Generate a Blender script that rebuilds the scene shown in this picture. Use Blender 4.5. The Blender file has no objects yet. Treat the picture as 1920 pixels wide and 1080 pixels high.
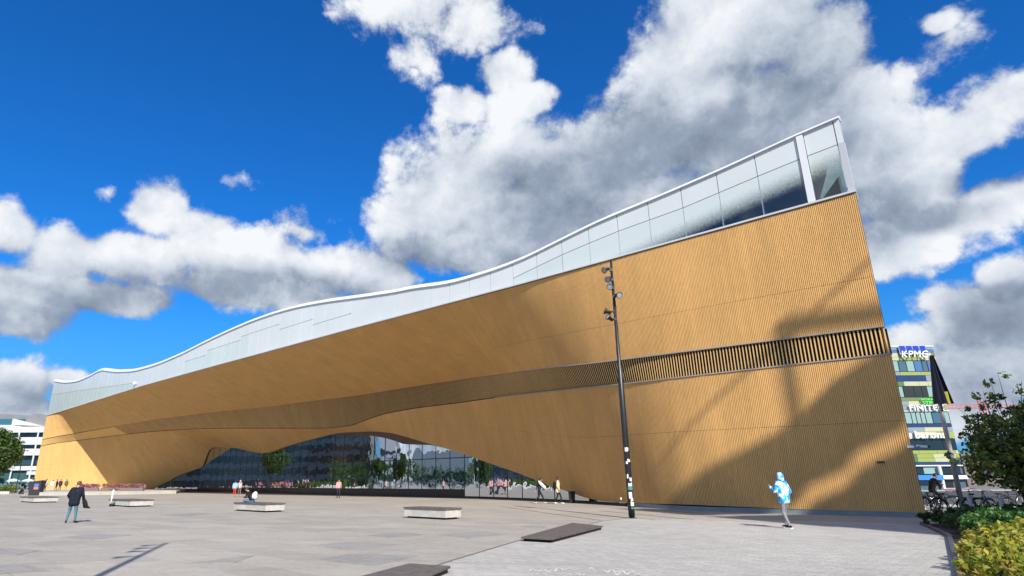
import bpy, math, random
import numpy as np
from mathutils import Vector, Matrix

scene = bpy.context.scene
COL = scene.collection
R = math.radians

# ------------------------------------------------------------------ camera
TH, RHO, FPX, PX, PY, CH = math.atan(360/1134), R(0.4), 1134.0, 880.0, 540.0, 1.6
Fv = Vector((0, math.cos(TH), math.sin(TH)))
U0 = Vector((0, -math.sin(TH), math.cos(TH)))
R0 = Vector((1, 0, 0))
Rv = R0*math.cos(RHO) - U0*math.sin(RHO)
Uv = U0*math.cos(RHO) + R0*math.sin(RHO)
cam = bpy.data.cameras.new('camera')
cam.sensor_width = 36.0
cam.lens = 36.0*FPX/1920
cam.shift_x = (960-PX)/1920
cam.clip_start = 0.1
cam.clip_end = 6000
camo = bpy.data.objects.new('camera', cam)
COL.objects.link(camo)
m = Matrix((Rv, Uv, -Fv)).transposed().to_4x4()
m.translation = Vector((0, 0, CH))
camo.matrix_world = m
scene.camera = camo

# ------------------------------------------------------------------ light
SUN_EL, SUN_AZ = R(38), R(15.5)                    # azimuth: east of straight behind the camera
TO_SUN = Vector((math.sin(SUN_AZ)*math.cos(SUN_EL), -math.cos(SUN_AZ)*math.cos(SUN_EL), math.sin(SUN_EL)))
sd = bpy.data.lights.new('sun', 'SUN')
sd.energy = 5.0
sd.angle = R(0.53)
sd.color = (1.0, 0.95, 0.87)
so = bpy.data.objects.new('sun', sd)
COL.objects.link(so)
so.rotation_euler = TO_SUN.to_track_quat('Z', 'Y').to_euler()
so.location = (30, -40, 60)

vs = scene.view_settings
vs.view_transform = 'Standard'
vs.look = 'None'
vs.exposure = 0.40
vs.gamma = 1.0
vs.use_curve_mapping = False

# ---- pixel of the photograph -> point of the place (used only to read positions off it)
def ray(x, y):
    return Rv*((x-PX)/FPX) - Uv*((y-PY)/FPX) + Fv
def gp(x, y, z=0.0):
    d = ray(x, y); k = (z-CH)/d.z
    return Vector((0, 0, CH)) + d*k
def ap(x, y, Y):
    d = ray(x, y)
    return Vector((0, 0, CH)) + d*(Y/d.y)
def dirn(x, y):
    return ray(x, y).normalized()

# ------------------------------------------------------------------ sky with clouds
SKY_STRENGTH = 0.066
world = bpy.data.worlds.new('World')
scene.world = world
world.use_nodes = True
nt = world.node_tree
N, Lk = nt.nodes, nt.links
N.clear()
def nd(kind, **kw):
    n = N.new(kind)
    for k, v in kw.items():
        setattr(n, k, v)
    return n
def setin(n, i, v):
    if isinstance(v, bpy.types.NodeSocket): Lk.new(v, n.inputs[i])
    elif v is not None: n.inputs[i].default_value = v
def MA(op, a, b=None, c=None, clamp=False):
    n = nd('ShaderNodeMath', operation=op); n.use_clamp = clamp
    setin(n, 0, a); setin(n, 1, b); setin(n, 2, c)
    return n.outputs[0]
def VM(op, a, b=None):
    n = nd('ShaderNodeVectorMath', operation=op)
    setin(n, 0, a); setin(n, 1, b)
    return n.outputs[1] if op in ('LENGTH', 'DOT_PRODUCT', 'DISTANCE') else n.outputs[0]
def MIXC(f, a, b):
    n = nd('ShaderNodeMix', data_type='RGBA')
    setin(n, 0, f); setin(n, 6, a); setin(n, 7, b)
    return n.outputs[2]
def SMOOTH(v, lo, hi, a=0.0, b=1.0):
    n = nd('ShaderNodeMapRange', interpolation_type='SMOOTHSTEP')
    setin(n, 0, v); setin(n, 1, lo); setin(n, 2, hi); setin(n, 3, a); setin(n, 4, b)
    return n.outputs[0]
def NOISE(vec, scale, detail=6, rough=0.55, dist=0.0):
    n = nd('ShaderNodeTexNoise'); n.noise_dimensions = '3D'
    setin(n, 'Vector', vec); setin(n, 'Scale', scale); setin(n, 'Detail', detail); setin(n, 'Roughness', rough); setin(n, 'Distortion', dist)
    return n.outputs[0], n.outputs[1]

sky = nd('ShaderNodeTexSky', sky_type='NISHITA')
sky.sun_disc = False
sky.sun_elevation = SUN_EL
sky.sun_rotation = math.pi - SUN_AZ
sky.altitude = 0; sky.air_density = 1.0; sky.dust_density = 0.3; sky.ozone_density = 3.0
tc = nd('ShaderNodeTexCoord')
D = VM('NORMALIZE', tc.outputs['Generated'])

# clouds: (x, y, rx, ry) where they stand in the photographed part of the sky
CL = [(880,350,150,100),(820,395,100,80),(960,290,110,70),(1070,320,130,80),(1000,420,220,95),(880,465,140,55),(1150,330,120,120),
      (945,135,48,36),(880,200,50,36),(1000,185,40,28),(950,205,50,46),
      (1270,120,125,120),(1400,60,170,110),(1540,100,110,120),(1370,230,240,120),(1230,270,110,90),(1500,270,170,130),(1600,190,75,120),(1250,400,200,90),(1300,30,110,80),
      (1720,330,130,90),(1810,260,120,60),(1890,195,110,62),(1740,420,150,60),(1870,380,110,60),(1660,470,110,50),(1640,300,90,130),
      (1770,50,50,26),
      (300,400,85,72),(380,455,100,70),(250,480,140,62),(120,470,105,65),(25,430,70,62),(50,550,170,62),(480,485,110,62),(620,510,95,52),(720,525,90,40),(200,560,160,38),(20,600,110,42),(560,560,110,32),(430,540,120,45),
      (45,715,90,52),(130,705,48,28),(20,760,120,50),
      (1700,645,62,36),(1850,600,120,62),(1905,520,62,42),(1880,690,130,70),(1780,720,120,50),(1960,620,120,120),(1760,770,160,60)]
SH = [(1370,190,230,85),(1290,290,230,70),(1480,200,120,110),(1080,410,220,75),(1010,340,120,42),(1250,390,200,70),(1160,330,90,60),
      (50,600,170,38),(260,545,190,40),(600,545,110,28),(430,540,120,36),(130,560,130,30),
      (1890,640,130,95),(1830,720,150,60),(1760,400,110,26),(1640,400,90,60),(1870,330,90,26),
      (40,745,90,40),(880,480,140,34),(1560,300,90,60),(1900,560,60,30)]
def blobs(vec, lst, pad=1.0):
    out = None
    for (x, y, rx, ry) in lst:
        c = dirn(x, y)
        ax = (dirn(x+rx, y)-dirn(x-rx, y)).length*0.5*pad
        ay = (dirn(x, y+ry)-dirn(x, y-ry)).length*0.5*pad
        e = VM('SUBTRACT', vec, tuple(c))
        e = VM('MULTIPLY', e, (1/ax, 1/ax, 1/ay))
        v = MA('SUBTRACT', 1.0, VM('LENGTH', e))
        out = v if out is None else MA('SMOOTH_MAX', out, v, 0.18)
    return out
w1, w1c = NOISE(D, 5.0, 5, 0.55)
wv = VM('SUBTRACT', w1c, (0.5, 0.5, 0.5))
DW = VM('ADD', D, VM('MULTIPLY', wv, (0.055, 0.055, 0.055)))
WISP = [(720,20,120,60),(880,45,160,70),(770,110,70,60),(195,360,75,48),(430,348,62,36),(560,440,90,50),(1790,70,140,80),(1690,150,70,70),(640,5,60,40),(130,690,80,40),(1560,560,80,40),(1750,560,80,40)]
mask = MA('MAXIMUM', blobs(DW, CL), MA('SUBTRACT', blobs(DW, WISP, 1.3), 0.60))
# elsewhere in the sky the same kind of cloud goes on
flat = VM('MULTIPLY', D, (1.0, 1.0, 2.1))
gen, _ = NOISE(flat, 2.6, 3, 0.5)
genm = MA('MULTIPLY_ADD', gen, 4.6, -2.28)
c0 = dirn(960, 470)
infront = SMOOTH(VM('DOT_PRODUCT', D, tuple(c0)), 0.60, 0.72)
far_gate = MA('MULTIPLY', MA('SUBTRACT', 1.0, infront), 1.0)
mixm = nd('ShaderNodeMix', data_type='FLOAT')
setin(mixm, 0, infront); setin(mixm, 2, genm); setin(mixm, 3, mask)
dens = mixm.outputs[0]
# billowing detail
def PUFF(vec, scale, detail, rough=0.55):
    n = nd('ShaderNodeTexVoronoi'); n.voronoi_dimensions = '3D'; n.feature = 'F1'; n.normalize = True
    setin(n, 'Vector', vec); setin(n, 'Scale', scale); setin(n, 'Detail', detail); setin(n, 'Roughness', rough)
    return n.outputs[0]
WD = VM('ADD', D, VM('MULTIPLY', VM('SUBTRACT', NOISE(D, 14.0, 6, 0.6)[1], (0.5, 0.5, 0.5)), (0.07, 0.07, 0.07)))
b1, _ = NOISE(D, 6.0, 12, 0.62, 0.1)
v1 = PUFF(WD, 9.0, 5.0, 0.6)
det = MA('ADD', MA('MULTIPLY_ADD', b1, 5.0, -2.5), MA('MULTIPLY_ADD', v1, -2.2, 0.62))
dens2 = MA('MULTIPLY_ADD', det, SMOOTH(dens, 0.12, 0.60, 0.62, 0.16), dens)
alpha = SMOOTH(dens2, -0.10, 0.34)
# light on the billows: the same billows looked up a little towards the light
LT = Vector((-0.45, -0.35, 0.82)).normalized()
v1s = PUFF(VM('ADD', WD, tuple(LT*0.022)), 9.0, 5.0, 0.6)
b1l, _ = NOISE(D, 6.0, 6, 0.55, 0.1)
b1s, _ = NOISE(VM('ADD', D, tuple(LT*0.045)), 6.0, 6, 0.55, 0.1)
rel = MA('ADD', MA('MULTIPLY', MA('SUBTRACT', b1l, b1s), 1.5), MA('MULTIPLY', MA('SUBTRACT', v1s, v1), 0.95))
shm = blobs(DW, SH, 1.2)
genS = SMOOTH(genm, 0.15, 1.2)
shn = MA('MULTIPLY_ADD', MA('SUBTRACT', b1, 0.5), 1.6, shm)
shade = SMOOTH(shn, -0.55, 0.70)
mixs = nd('ShaderNodeMix', data_type='FLOAT')
setin(mixs, 0, infront); setin(mixs, 2, genS); setin(mixs, 3, shade)
shade = mixs.outputs[0]
thin = SMOOTH(dens2, -0.05, 0.55, -0.30, 0.0)
lum = MA('ADD', MA('SUBTRACT', MA('MULTIPLY_ADD', rel, 0.92, 0.93), MA('MULTIPLY', shade, 0.55)), thin)
lum = MA('MULTIPLY', lum, 1.0, clamp=True)
cr = nd('ShaderNodeValToRGB')
cr.color_ramp.elements[0].position = 0.0; cr.color_ramp.elements[0].color = (0.135, 0.170, 0.230, 1)
cr.color_ramp.elements[1].position = 1.0; cr.color_ramp.elements[1].color = (0.70, 0.72, 0.75, 1)
e = cr.color_ramp.elements.new(0.35); e.color = (0.25, 0.30, 0.385, 1)
e = cr.color_ramp.elements.new(0.68); e.color = (0.49, 0.535, 0.60, 1)
Lk.new(lum, cr.inputs[0])
hs = nd('ShaderNodeHueSaturation')
hs.inputs['Saturation'].default_value = 1.15
hs.inputs['Value'].default_value = 1.0
Lk.new(sky.outputs[0], hs.inputs['Color'])
skt = VM('MULTIPLY', hs.outputs[0], (0.22, 1.12, 1.95))
sep = nd('ShaderNodeSeparateXYZ'); Lk.new(D, sep.inputs[0])
skys = VM('SCALE', skt); N[-1].inputs[3].default_value = SKY_STRENGTH
low = SMOOTH(sep.outputs[2], 0.0, 0.30, 0.8, 0.0)
skys = MIXC(low, skys, (0.10, 0.285, 0.53, 1))
col = MIXC(alpha, skys, cr.outputs[0])
bg = nd('ShaderNodeBackground'); bg.inputs[1].default_value = 1.0
Lk.new(col, bg.inputs[0])
out = nd('ShaderNodeOutputWorld')
Lk.new(bg.outputs[0], out.inputs[0])
world.cycles.sampling_method = 'MANUAL'
world.cycles.sample_map_resolution = 512

# ------------------------------------------------------------------ materials
MATS = {}
def mat(name, color, rough=0.7, metal=0.0, noise=None, bump=None, spec=0.5, coat=0.0):
    """noise = (scale, amount, detail) brightness variation; bump = (scale, strength, distance)"""
    if name in MATS: return MATS[name]
    mt = bpy.data.materials.new(name); mt.use_nodes = True
    n = mt.node_tree.nodes; l = mt.node_tree.links
    b = n['Principled BSDF']
    b.inputs['Base Color'].default_value = (*color, 1)
    b.inputs['Roughness'].default_value = rough
    b.inputs['Metallic'].default_value = metal
    b.inputs['Specular IOR Level'].default_value = spec
    if coat: b.inputs['Coat Weight'].default_value = coat
    tcn = n.new('ShaderNodeTexCoord')
    if noise:
        t = n.new('ShaderNodeTexNoise'); t.inputs['Scale'].default_value = noise[0]; t.inputs['Detail'].default_value = noise[2] if len(noise) > 2 else 5
        t.inputs['Roughness'].default_value = 0.62
        l.new(tcn.outputs['Object'], t.inputs['Vector'])
        mr = n.new('ShaderNodeMapRange'); mr.inputs[1].default_value = 0.3; mr.inputs[2].default_value = 0.7
        mr.inputs[3].default_value = 1-noise[1]; mr.inputs[4].default_value = 1+noise[1]
        l.new(t.outputs[0], mr.inputs[0])
        mx = n.new('ShaderNodeVectorMath'); mx.operation = 'SCALE'
        mx.inputs[0].default_value = color
        l.new(mr.outputs[0], mx.inputs[3]); l.new(mx.outputs[0], b.inputs['Base Color'])
    if bump:
        t = n.new('ShaderNodeTexNoise'); t.inputs['Scale'].default_value = bump[0]; t.inputs['Detail'].default_value = 4
        l.new(tcn.outputs['Object'], t.inputs['Vector'])
        bp = n.new('ShaderNodeBump'); bp.inputs['Strength'].default_value = bump[1]; bp.inputs['Distance'].default_value = bump[2]
        l.new(t.outputs[0], bp.inputs['Height']); l.new(bp.outputs[0], b.inputs['Normal'])
    MATS[name] = mt
    return mt

def tree_of(name):
    mt = bpy.data.materials.new(name); mt.use_nodes = True
    MATS[name] = mt
    return mt, mt.node_tree.nodes, mt.node_tree.links, mt.node_tree.nodes['Principled BSDF']

# ------------------------------------------------------------------ mesh helpers
class MB:
    def __init__(s): s.v = []; s.f = []; s.mi = []; s.cur = 0; s.uv = None
    def add(s, vs_, fs):
        o = len(s.v); s.v += [tuple(p) for p in vs_]
        s.f += [tuple(i+o for i in q) for q in fs]; s.mi += [s.cur]*len(fs)
    def box(s, c, size, M=None):
        hx, hy, hz = size[0]/2, size[1]/2, size[2]/2
        pts = [Vector((sx*hx, sy*hy, sz*hz)) for sz in (-1, 1) for sy in (-1, 1) for sx in (-1, 1)]
        if M is not None: pts = [M @ p for p in pts]
        c = Vector(c)
        s.add([p+c for p in pts], [(0,2,3,1),(4,5,7,6),(0,1,5,4),(2,6,7,3),(0,4,6,2),(1,3,7,5)])
    def hexa(s, p8):
        s.add(p8, [(0,3,2,1),(4,5,6,7),(0,1,5,4),(1,2,6,5),(2,3,7,6),(3,0,4,7)])
    def tube(s, pts, rad, seg=8, cap=True):
        pts = [Vector(p) for p in pts]; n = len(pts)
        if not isinstance(rad, (list, tuple)): rad = [rad]*n
        rings = []
        for i, p in enumerate(pts):
            d = (pts[min(i+1, n-1)]-pts[max(i-1, 0)])
            if d.length < 1e-9: d = Vector((0, 0, 1))
            d.normalize()
            a = d.orthogonal().normalized() if i == 0 else (rings[-1][1] - d*rings[-1][1].dot(d)).normalized()
            b = d.cross(a)
            rings.append(([p + (a*math.cos(2*math.pi*k/seg)+b*math.sin(2*math.pi*k/seg))*rad[i] for k in range(seg)], a))
        vv = [q for r_, _ in rings for q in r_]; ff = []
        for i in range(n-1):
            for k in range(seg):
                k2 = (k+1) % seg
                ff.append((i*seg+k, i*seg+k2, (i+1)*seg+k2, (i+1)*seg+k))
        if cap:
            ff.append(tuple(reversed(range(seg)))); ff.append(tuple(range((n-1)*seg, n*seg)))
        s.add(vv, ff)
    def ball(s, c, r, seg=10, rings=7, M=None):
        c = Vector(c); r = (r, r, r) if isinstance(r, (int, float)) else r
        vv = []; ff = []
        for i in range(rings+1):
            a = math.pi*i/rings
            for k in range(seg):
                b = 2*math.pi*k/seg
                p = Vector((r[0]*math.sin(a)*math.cos(b), r[1]*math.sin(a)*math.sin(b), r[2]*math.cos(a)))
                if M is not None: p = M @ p
                vv.append(c+p)
        for i in range(rings):
            for k in range(seg):
                k2 = (k+1) % seg
                ff.append((i*seg+k, (i+1)*seg+k, (i+1)*seg+k2, i*seg+k2))
        s.add(vv, ff)
    def prism(s, poly, z0, z1):
        n = len(poly)
        vv = [(p[0], p[1], z0) for p in poly] + [(p[0], p[1], z1) for p in poly]
        ff = [tuple(reversed(range(n))), tuple(range(n, 2*n))]
        ff += [(i, (i+1) % n, n+(i+1) % n, n+i) for i in range(n)]
        s.add(vv, ff)
    def lathe(s, prof, c, seg=16, M=None):
        c = Vector(c); vv = []; ff = []
        for r_, z in prof:
            for k in range(seg):
                p = Vector((r_*math.cos(2*math.pi*k/seg), r_*math.sin(2*math.pi*k/seg), z))
                if M is not None: p = M @ p
                vv.append(c+p)
        for i in range(len(prof)-1):
            for k in range(seg):
                k2 = (k+1) % seg
                ff.append((i*seg+k, i*seg+k2, (i+1)*seg+k2, (i+1)*seg+k))
        s.add(vv, ff)
    def mesh(s, name, mats, smooth=False, origin=(0, 0, 0)):
        me = bpy.data.meshes.new(name)
        v = np.array(s.v, dtype=float) - np.array(origin)
        me.from_pydata(v.tolist(), [], s.f)
        if not isinstance(mats, (list, tuple)): mats = [mats]
        for m_ in mats: me.materials.append(m_)
        if len(mats) > 1: me.polygons.foreach_set('material_index', s.mi)
        if smooth: me.polygons.foreach_set('use_smooth', [True]*len(me.polygons))
        me.update()
        return me
    def build(s, name, mats, parent=None, smooth=False):
        o0 = tuple(parent.matrix_world.translation) if parent is not None and not parent.get('_local') else (0, 0, 0)
        if parent is not None: o0 = WPOS.get(parent.name, (0, 0, 0))
        me = s.mesh(name, mats, smooth, o0)
        return link(name, me, parent)
WPOS = {}
def link(name, me, parent=None, loc=None):
    o = bpy.data.objects.new(name, me); COL.objects.link(o)
    if parent is not None:
        o.parent = parent
        WPOS[o.name] = WPOS.get(parent.name, (0, 0, 0))
    if loc is not None:
        o.location = loc
    return o
def tag(o, label=None, cat=None, group=None, kind=None):
    if label: o['label'] = label
    if cat: o['category'] = cat
    if group: o['group'] = group
    if kind: o['kind'] = kind
    return o
def thing(name, label, cat, loc=(0, 0, 0), rz=0.0, group=None):
    """An empty at the base of a thing. rz = 0: its parts are written in world coordinates; else in local ones."""
    o = bpy.data.objects.new(name, None); COL.objects.link(o)
    o.location = loc; o.rotation_euler = (0, 0, rz)
    o.empty_display_size = 0.3
    WPOS[o.name] = tuple(loc)
    return tag(o, label, cat, group)
def local_thing(name, label, cat, group=None):
    o = thing(name, label, cat, (0, 0, 0), 0, group)
    return o
def copy_thing(src, loc, rz, label=None, group=None, scale=None):
    c = src.copy(); COL.objects.link(c)
    c.location = loc; c.rotation_euler = (0, 0, rz)
    if scale: c.scale = scale
    if label: c['label'] = label
    if group: c['group'] = group
    for ch in src.children:
        d = ch.copy(); COL.objects.link(d); d.parent = c
        for g in ch.children:
            e_ = g.copy(); COL.objects.link(e_); e_.parent = d
    return c
def solo(mb, name, mats, label, cat, group=None, smooth=False, kind=None):
    """one-mesh thing with its origin at the middle of its base"""
    v = np.array(mb.v); c = ((v[:, 0].min()+v[:, 0].max())/2, (v[:, 1].min()+v[:, 1].max())/2, v[:, 2].min())
    o = link(name, mb.mesh(name, mats, smooth, c), None, c)
    WPOS[o.name] = c
    return tag(o, label, cat, group, kind)
# ------------------------------------------------------------------ library building
FA = np.array([18.6443, 26.4533]); EA = np.array([-.7331, .6801]); NN = np.array([.6801, .7331]); FL = 139.4
def W(t, b, z):
    p = FA + t*EA + b*NN
    return (p[0], p[1], z)
# t along the front, roof edge, top of timber, band top, band foot, timber foot, and how far the last three lie back
PROF=[
(0,19.1,14.75,8.03,6.83,0.19,0,0,0),
(2,18.92,14.74,8.07,6.85,0.2,0,0,0),
(4,18.68,14.74,8.11,6.87,0.21,0,0,0),
(6,18.44,14.73,8.15,6.88,0.24,0,0,0),
(8,18.24,14.73,8.19,6.9,0.27,0,0.02,0.06),
(10,18.06,14.72,8.26,6.95,0.29,0.16,0.23,0.4),
(12,17.91,14.72,8.37,7.04,0.27,0.51,0.73,1.23),
(14,17.73,14.71,8.49,7.15,0.24,0.9,1.35,2.4),
(16,17.45,14.71,8.64,7.29,0.22,1.39,2.06,3.63),
(18,17.14,14.71,8.83,7.44,0.22,1.98,2.86,4.92),
(20,16.85,14.7,9.03,7.6,0.37,2.66,3.67,6.03),
(22,16.69,14.71,9.25,7.77,0.71,3.49,4.54,7),
(24,16.63,14.73,9.48,7.94,1.06,4.4,5.43,7.82),
(26,16.65,14.74,9.71,8.11,1.49,5.4,6.35,8.55),
(28,16.76,14.76,9.96,8.27,1.96,6.44,7.27,9.2),
(30,17.01,14.77,10.19,8.41,2.4,7.34,8.09,9.83),
(32,17.25,14.79,10.41,8.52,2.82,8.17,8.85,10.45),
(34,17.41,14.8,10.56,8.6,3.26,8.8,9.45,10.97),
(36,17.63,14.82,10.65,8.64,3.75,9.24,9.86,11.3),
(38,17.86,14.83,10.75,8.69,4.25,9.58,10.15,11.48),
(40,18.11,14.85,10.82,8.73,4.71,9.8,10.35,11.63),
(42,18.36,14.86,10.85,8.74,5.16,9.93,10.47,11.75),
(44,18.61,14.86,10.87,8.72,5.62,10.04,10.58,11.84),
(46,18.82,14.87,10.88,8.67,6.09,10.12,10.67,11.93),
(48,19.01,14.88,10.89,8.57,6.51,10.18,10.73,12.03),
(50,19.17,14.88,10.89,8.34,6.8,10.2,10.78,12.14),
(52,19.28,14.89,10.89,8.05,6.99,10.19,10.81,12.27),
(54,19.35,14.9,10.91,7.74,7.09,10.16,10.84,12.41),
(56,19.38,14.9,10.94,7.66,7.16,10.11,10.85,12.56),
(58,19.38,14.91,10.99,7.66,7.22,10.06,10.85,12.72),
(60,19.35,14.92,11.02,7.72,7.24,9.99,10.86,12.88),
(62,19.28,14.92,11.04,7.83,7.13,9.92,10.85,13.04),
(64,19.2,14.93,11.05,7.96,6.98,9.84,10.85,13.21),
(66,19.09,14.94,11.06,8.08,6.83,9.76,10.84,13.37),
(68,18.97,14.94,11.07,8.21,6.67,9.66,10.82,13.54),
(70,18.83,14.95,11.09,8.33,6.5,9.54,10.79,13.7),
(72,18.69,14.95,11.11,8.45,6.32,9.4,10.74,13.86),
(74,18.52,14.95,11.14,8.57,6.11,9.25,10.68,14.01),
(76,18.36,14.95,11.18,8.68,5.84,9.09,10.61,14.16),
(78,18.22,14.95,11.22,8.79,5.63,8.92,10.53,14.3),
(80,18.12,14.95,11.26,8.9,5.59,8.74,10.45,14.44),
(82,18.03,14.95,11.3,9.01,5.72,8.56,10.37,14.6),
(84,17.96,14.95,11.33,9.12,5.92,8.39,10.3,14.76),
(86,17.91,14.95,11.35,9.23,6.14,8.21,10.22,14.92),
(88,17.91,14.95,11.36,9.33,6.43,8.03,10.14,15.07),
(90,17.95,14.95,11.36,9.43,6.68,7.84,10.05,15.21),
(92,17.99,14.92,11.36,9.51,6.82,7.64,9.95,15.33),
(94,18.06,14.89,11.35,9.59,6.95,7.44,9.83,15.42),
(96,18.19,14.86,11.34,9.65,7.06,7.23,9.7,15.48),
(98,18.4,14.84,11.33,9.7,7.16,7.02,9.56,15.5),
(100,18.62,14.81,11.31,9.75,6.78,6.8,9.4,15.47),
(102,18.85,14.78,11.29,9.79,4.01,6.58,9.23,15.4),
(104,19.13,14.75,11.26,9.82,3.69,6.35,9.03,15.29),
(106,19.46,14.72,11.22,9.86,3.37,6.11,8.82,15.15),
(108,19.79,14.69,11.18,9.88,2.99,5.87,8.61,14.98),
(110,20.08,14.67,11.14,9.89,2.65,5.63,8.38,14.8),
(112,20.14,14.64,11.1,9.89,1.94,5.4,8.15,14.55),
(114,20,14.61,11.05,9.87,1.38,5.18,7.89,14.19),
(116,19.86,14.58,11.01,9.85,0.81,4.99,7.61,13.74),
(118,19.8,14.55,10.97,9.82,0.25,4.79,7.32,13.2),
(120,19.74,14.52,10.92,9.78,0.25,4.59,6.95,12.48),
(122,19.71,14.5,10.86,9.72,0.25,4.35,6.5,11.51),
(124,19.75,14.47,10.78,9.64,0.25,4.07,5.96,10.39),
(126,19.88,14.44,10.68,9.53,0.25,3.69,5.33,9.15),
(128,20.03,14.41,10.52,9.37,0.25,3.1,4.46,7.63),
(130,20.21,14.38,10.35,9.19,0.25,2.42,3.49,6),
(132,20.43,14.35,10.21,9.05,0.25,1.8,2.61,4.5),
(134,20.7,14.33,10.08,8.93,0.25,1.29,1.86,3.21),
(136,21.01,14.3,9.94,8.78,0.25,0.81,1.17,2.01),
(138,21.33,14.27,9.77,8.58,0.25,0.34,0.49,0.84),
(139.4,21.54,14.25,9.6,8.38,0.25,0,0,0),
]

PR = np.array(PROF)
def pch(xs, ys, x):
    xs = np.asarray(xs, float); ys = np.asarray(ys, float); h = np.diff(xs); d = np.diff(ys)/h
    m_ = np.zeros_like(ys); m_[0] = d[0]; m_[-1] = d[-1]
    for i in range(1, len(xs)-1):
        if d[i-1]*d[i] > 0:
            w1_ = 2*h[i]+h[i-1]; w2_ = h[i]+2*h[i-1]; m_[i] = (w1_+w2_)/(w1_/d[i-1]+w2_/d[i])
    x = np.atleast_1d(np.asarray(x, float)); k = np.clip(np.searchsorted(xs, x)-1, 0, len(h)-1); s = np.clip((x-xs[k])/h[k], 0, 1)
    return (2*s**3-3*s**2+1)*ys[k]+(s**3-2*s**2+s)*h[k]*m_[k]+(-2*s**3+3*s**2)*ys[k+1]+(s**3-s**2)*h[k]*m_[k+1]
def prof(i, t):
    r_ = pch(PR[:, 0], PR[:, i], t)
    return r_ if np.ndim(t) else float(r_[0])
def pt(t, q, extra=0.0):
    """points (b, z) of the timber profile: q 0 top, 1 band top, 2 band foot, 3 foot, fractions between"""
    T_ = np.atleast_1d(t)
    Z = [prof(2, T_), prof(3, T_), prof(4, T_), prof(5, T_)]
    B = [np.zeros_like(T_), prof(6, T_), prof(7, T_), prof(8, T_)]
    i = min(int(q), 2); f = q-i
    return B[i]*(1-f)+B[i+1]*f, Z[i]*(1-f)+Z[i+1]*f

lib = thing('library_building', 'long library with golden timber cladding swept into an arch under a white glass roof storey', 'library', (0, 60, 0))
WPOS[lib.name] = (0, 60, 0)

# timber
def timber_mat(name, base, dark, pitch):
    mt, n, l, b = tree_of(name)
    geo = n.new('ShaderNodeNewGeometry')
    dp = n.new('ShaderNodeVectorMath'); dp.operation = 'DOT_PRODUCT'
    l.new(geo.outputs['Position'], dp.inputs[0]); dp.inputs[1].default_value = (EA[0], EA[1], 0)
    # plank id -> tone
    dv = n.new('ShaderNodeMath'); dv.operation = 'DIVIDE'; l.new(dp.outputs[1], dv.inputs[0]); dv.inputs[1].default_value = pitch*2
    fl = n.new('ShaderNodeMath'); fl.operation = 'FLOOR'; l.new(dv.outputs[0], fl.inputs[0])
    wn = n.new('ShaderNodeTexWhiteNoise'); wn.noise_dimensions = '1D'; l.new(fl.outputs[0], wn.inputs['W'])
    ns = n.new('ShaderNodeTexNoise'); ns.inputs['Scale'].default_value = 0.35; ns.inputs['Detail'].default_value = 6; ns.inputs['Roughness'].default_value = .65
    mp = n.new('ShaderNodeMapping'); mp.inputs['Scale'].default_value = (1.6, 1.6, 0.5)
    l.new(geo.outputs['Position'], mp.inputs[0]); l.new(mp.outputs[0], ns.inputs['Vector'])
    n2 = n.new('ShaderNodeTexNoise'); n2.inputs['Scale'].default_value = 6; n2.inputs['Detail'].default_value = 5
    l.new(mp.outputs[0], n2.inputs['Vector'])
    a1 = n.new('ShaderNodeMapRange'); l.new(wn.outputs['Value'], a1.inputs[0]); a1.inputs[3].default_value = 0.97; a1.inputs[4].default_value = 1.03
    a2 = n.new('ShaderNodeMapRange'); l.new(ns.outputs[0], a2.inputs[0]); a2.inputs[1].default_value = .3; a2.inputs[2].default_value = .7; a2.inputs[3].default_value = 0.90; a2.inputs[4].default_value = 1.09
    a3 = n.new('ShaderNodeMapRange'); l.new(n2.outputs[0], a3.inputs[0]); a3.inputs[1].default_value = .3; a3.inputs[2].default_value = .7; a3.inputs[3].default_value = 0.93; a3.inputs[4].default_value = 1.07
    m1 = n.new('ShaderNodeMath'); m1.operation = 'MULTIPLY'; l.new(a1.outputs[0], m1.inputs[0]); l.new(a2.outputs[0], m1.inputs[1])
    m2 = n.new('ShaderNodeMath'); m2.operation = 'MULTIPLY'; l.new(m1.outputs[0], m2.inputs[0]); l.new(a3.outputs[0], m2.inputs[1])
    sc_ = n.new('ShaderNodeVectorMath'); sc_.operation = 'SCALE'; sc_.inputs[0].default_value = base; l.new(m2.outputs[0], sc_.inputs[3])
    l.new(sc_.outputs[0], b.inputs['Base Color'])
    b.inputs['Roughness'].default_value = 0.62; b.inputs['Specular IOR Level'].default_value = 0.25
    return mt
M_TIMBER = timber_mat('timber', (0.71, 0.43, 0.162), 0, 0.0835)
M_SLAT = timber_mat('slat_timber', (0.70, 0.44, 0.18), 0, 0.167)
M_BLACK = mat('black_void', (0.012, 0.010, 0.009), 0.8)
M_TRIM = mat('grey_flashing', (0.34, 0.30, 0.27), 0.45, noise=(2, .1))
M_WHITE = mat('white_metal', (0.68, 0.69, 0.70), 0.35, noise=(0.6, .04))
M_SILL = mat('sill_metal', (.55, .56, .57), .4, noise=(.6, .05))
M_PLINTH = mat('zinc_plinth', (0.20, 0.24, 0.26), 0.5, noise=(1.2, .14), bump=(3, .2, .02))

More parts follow.
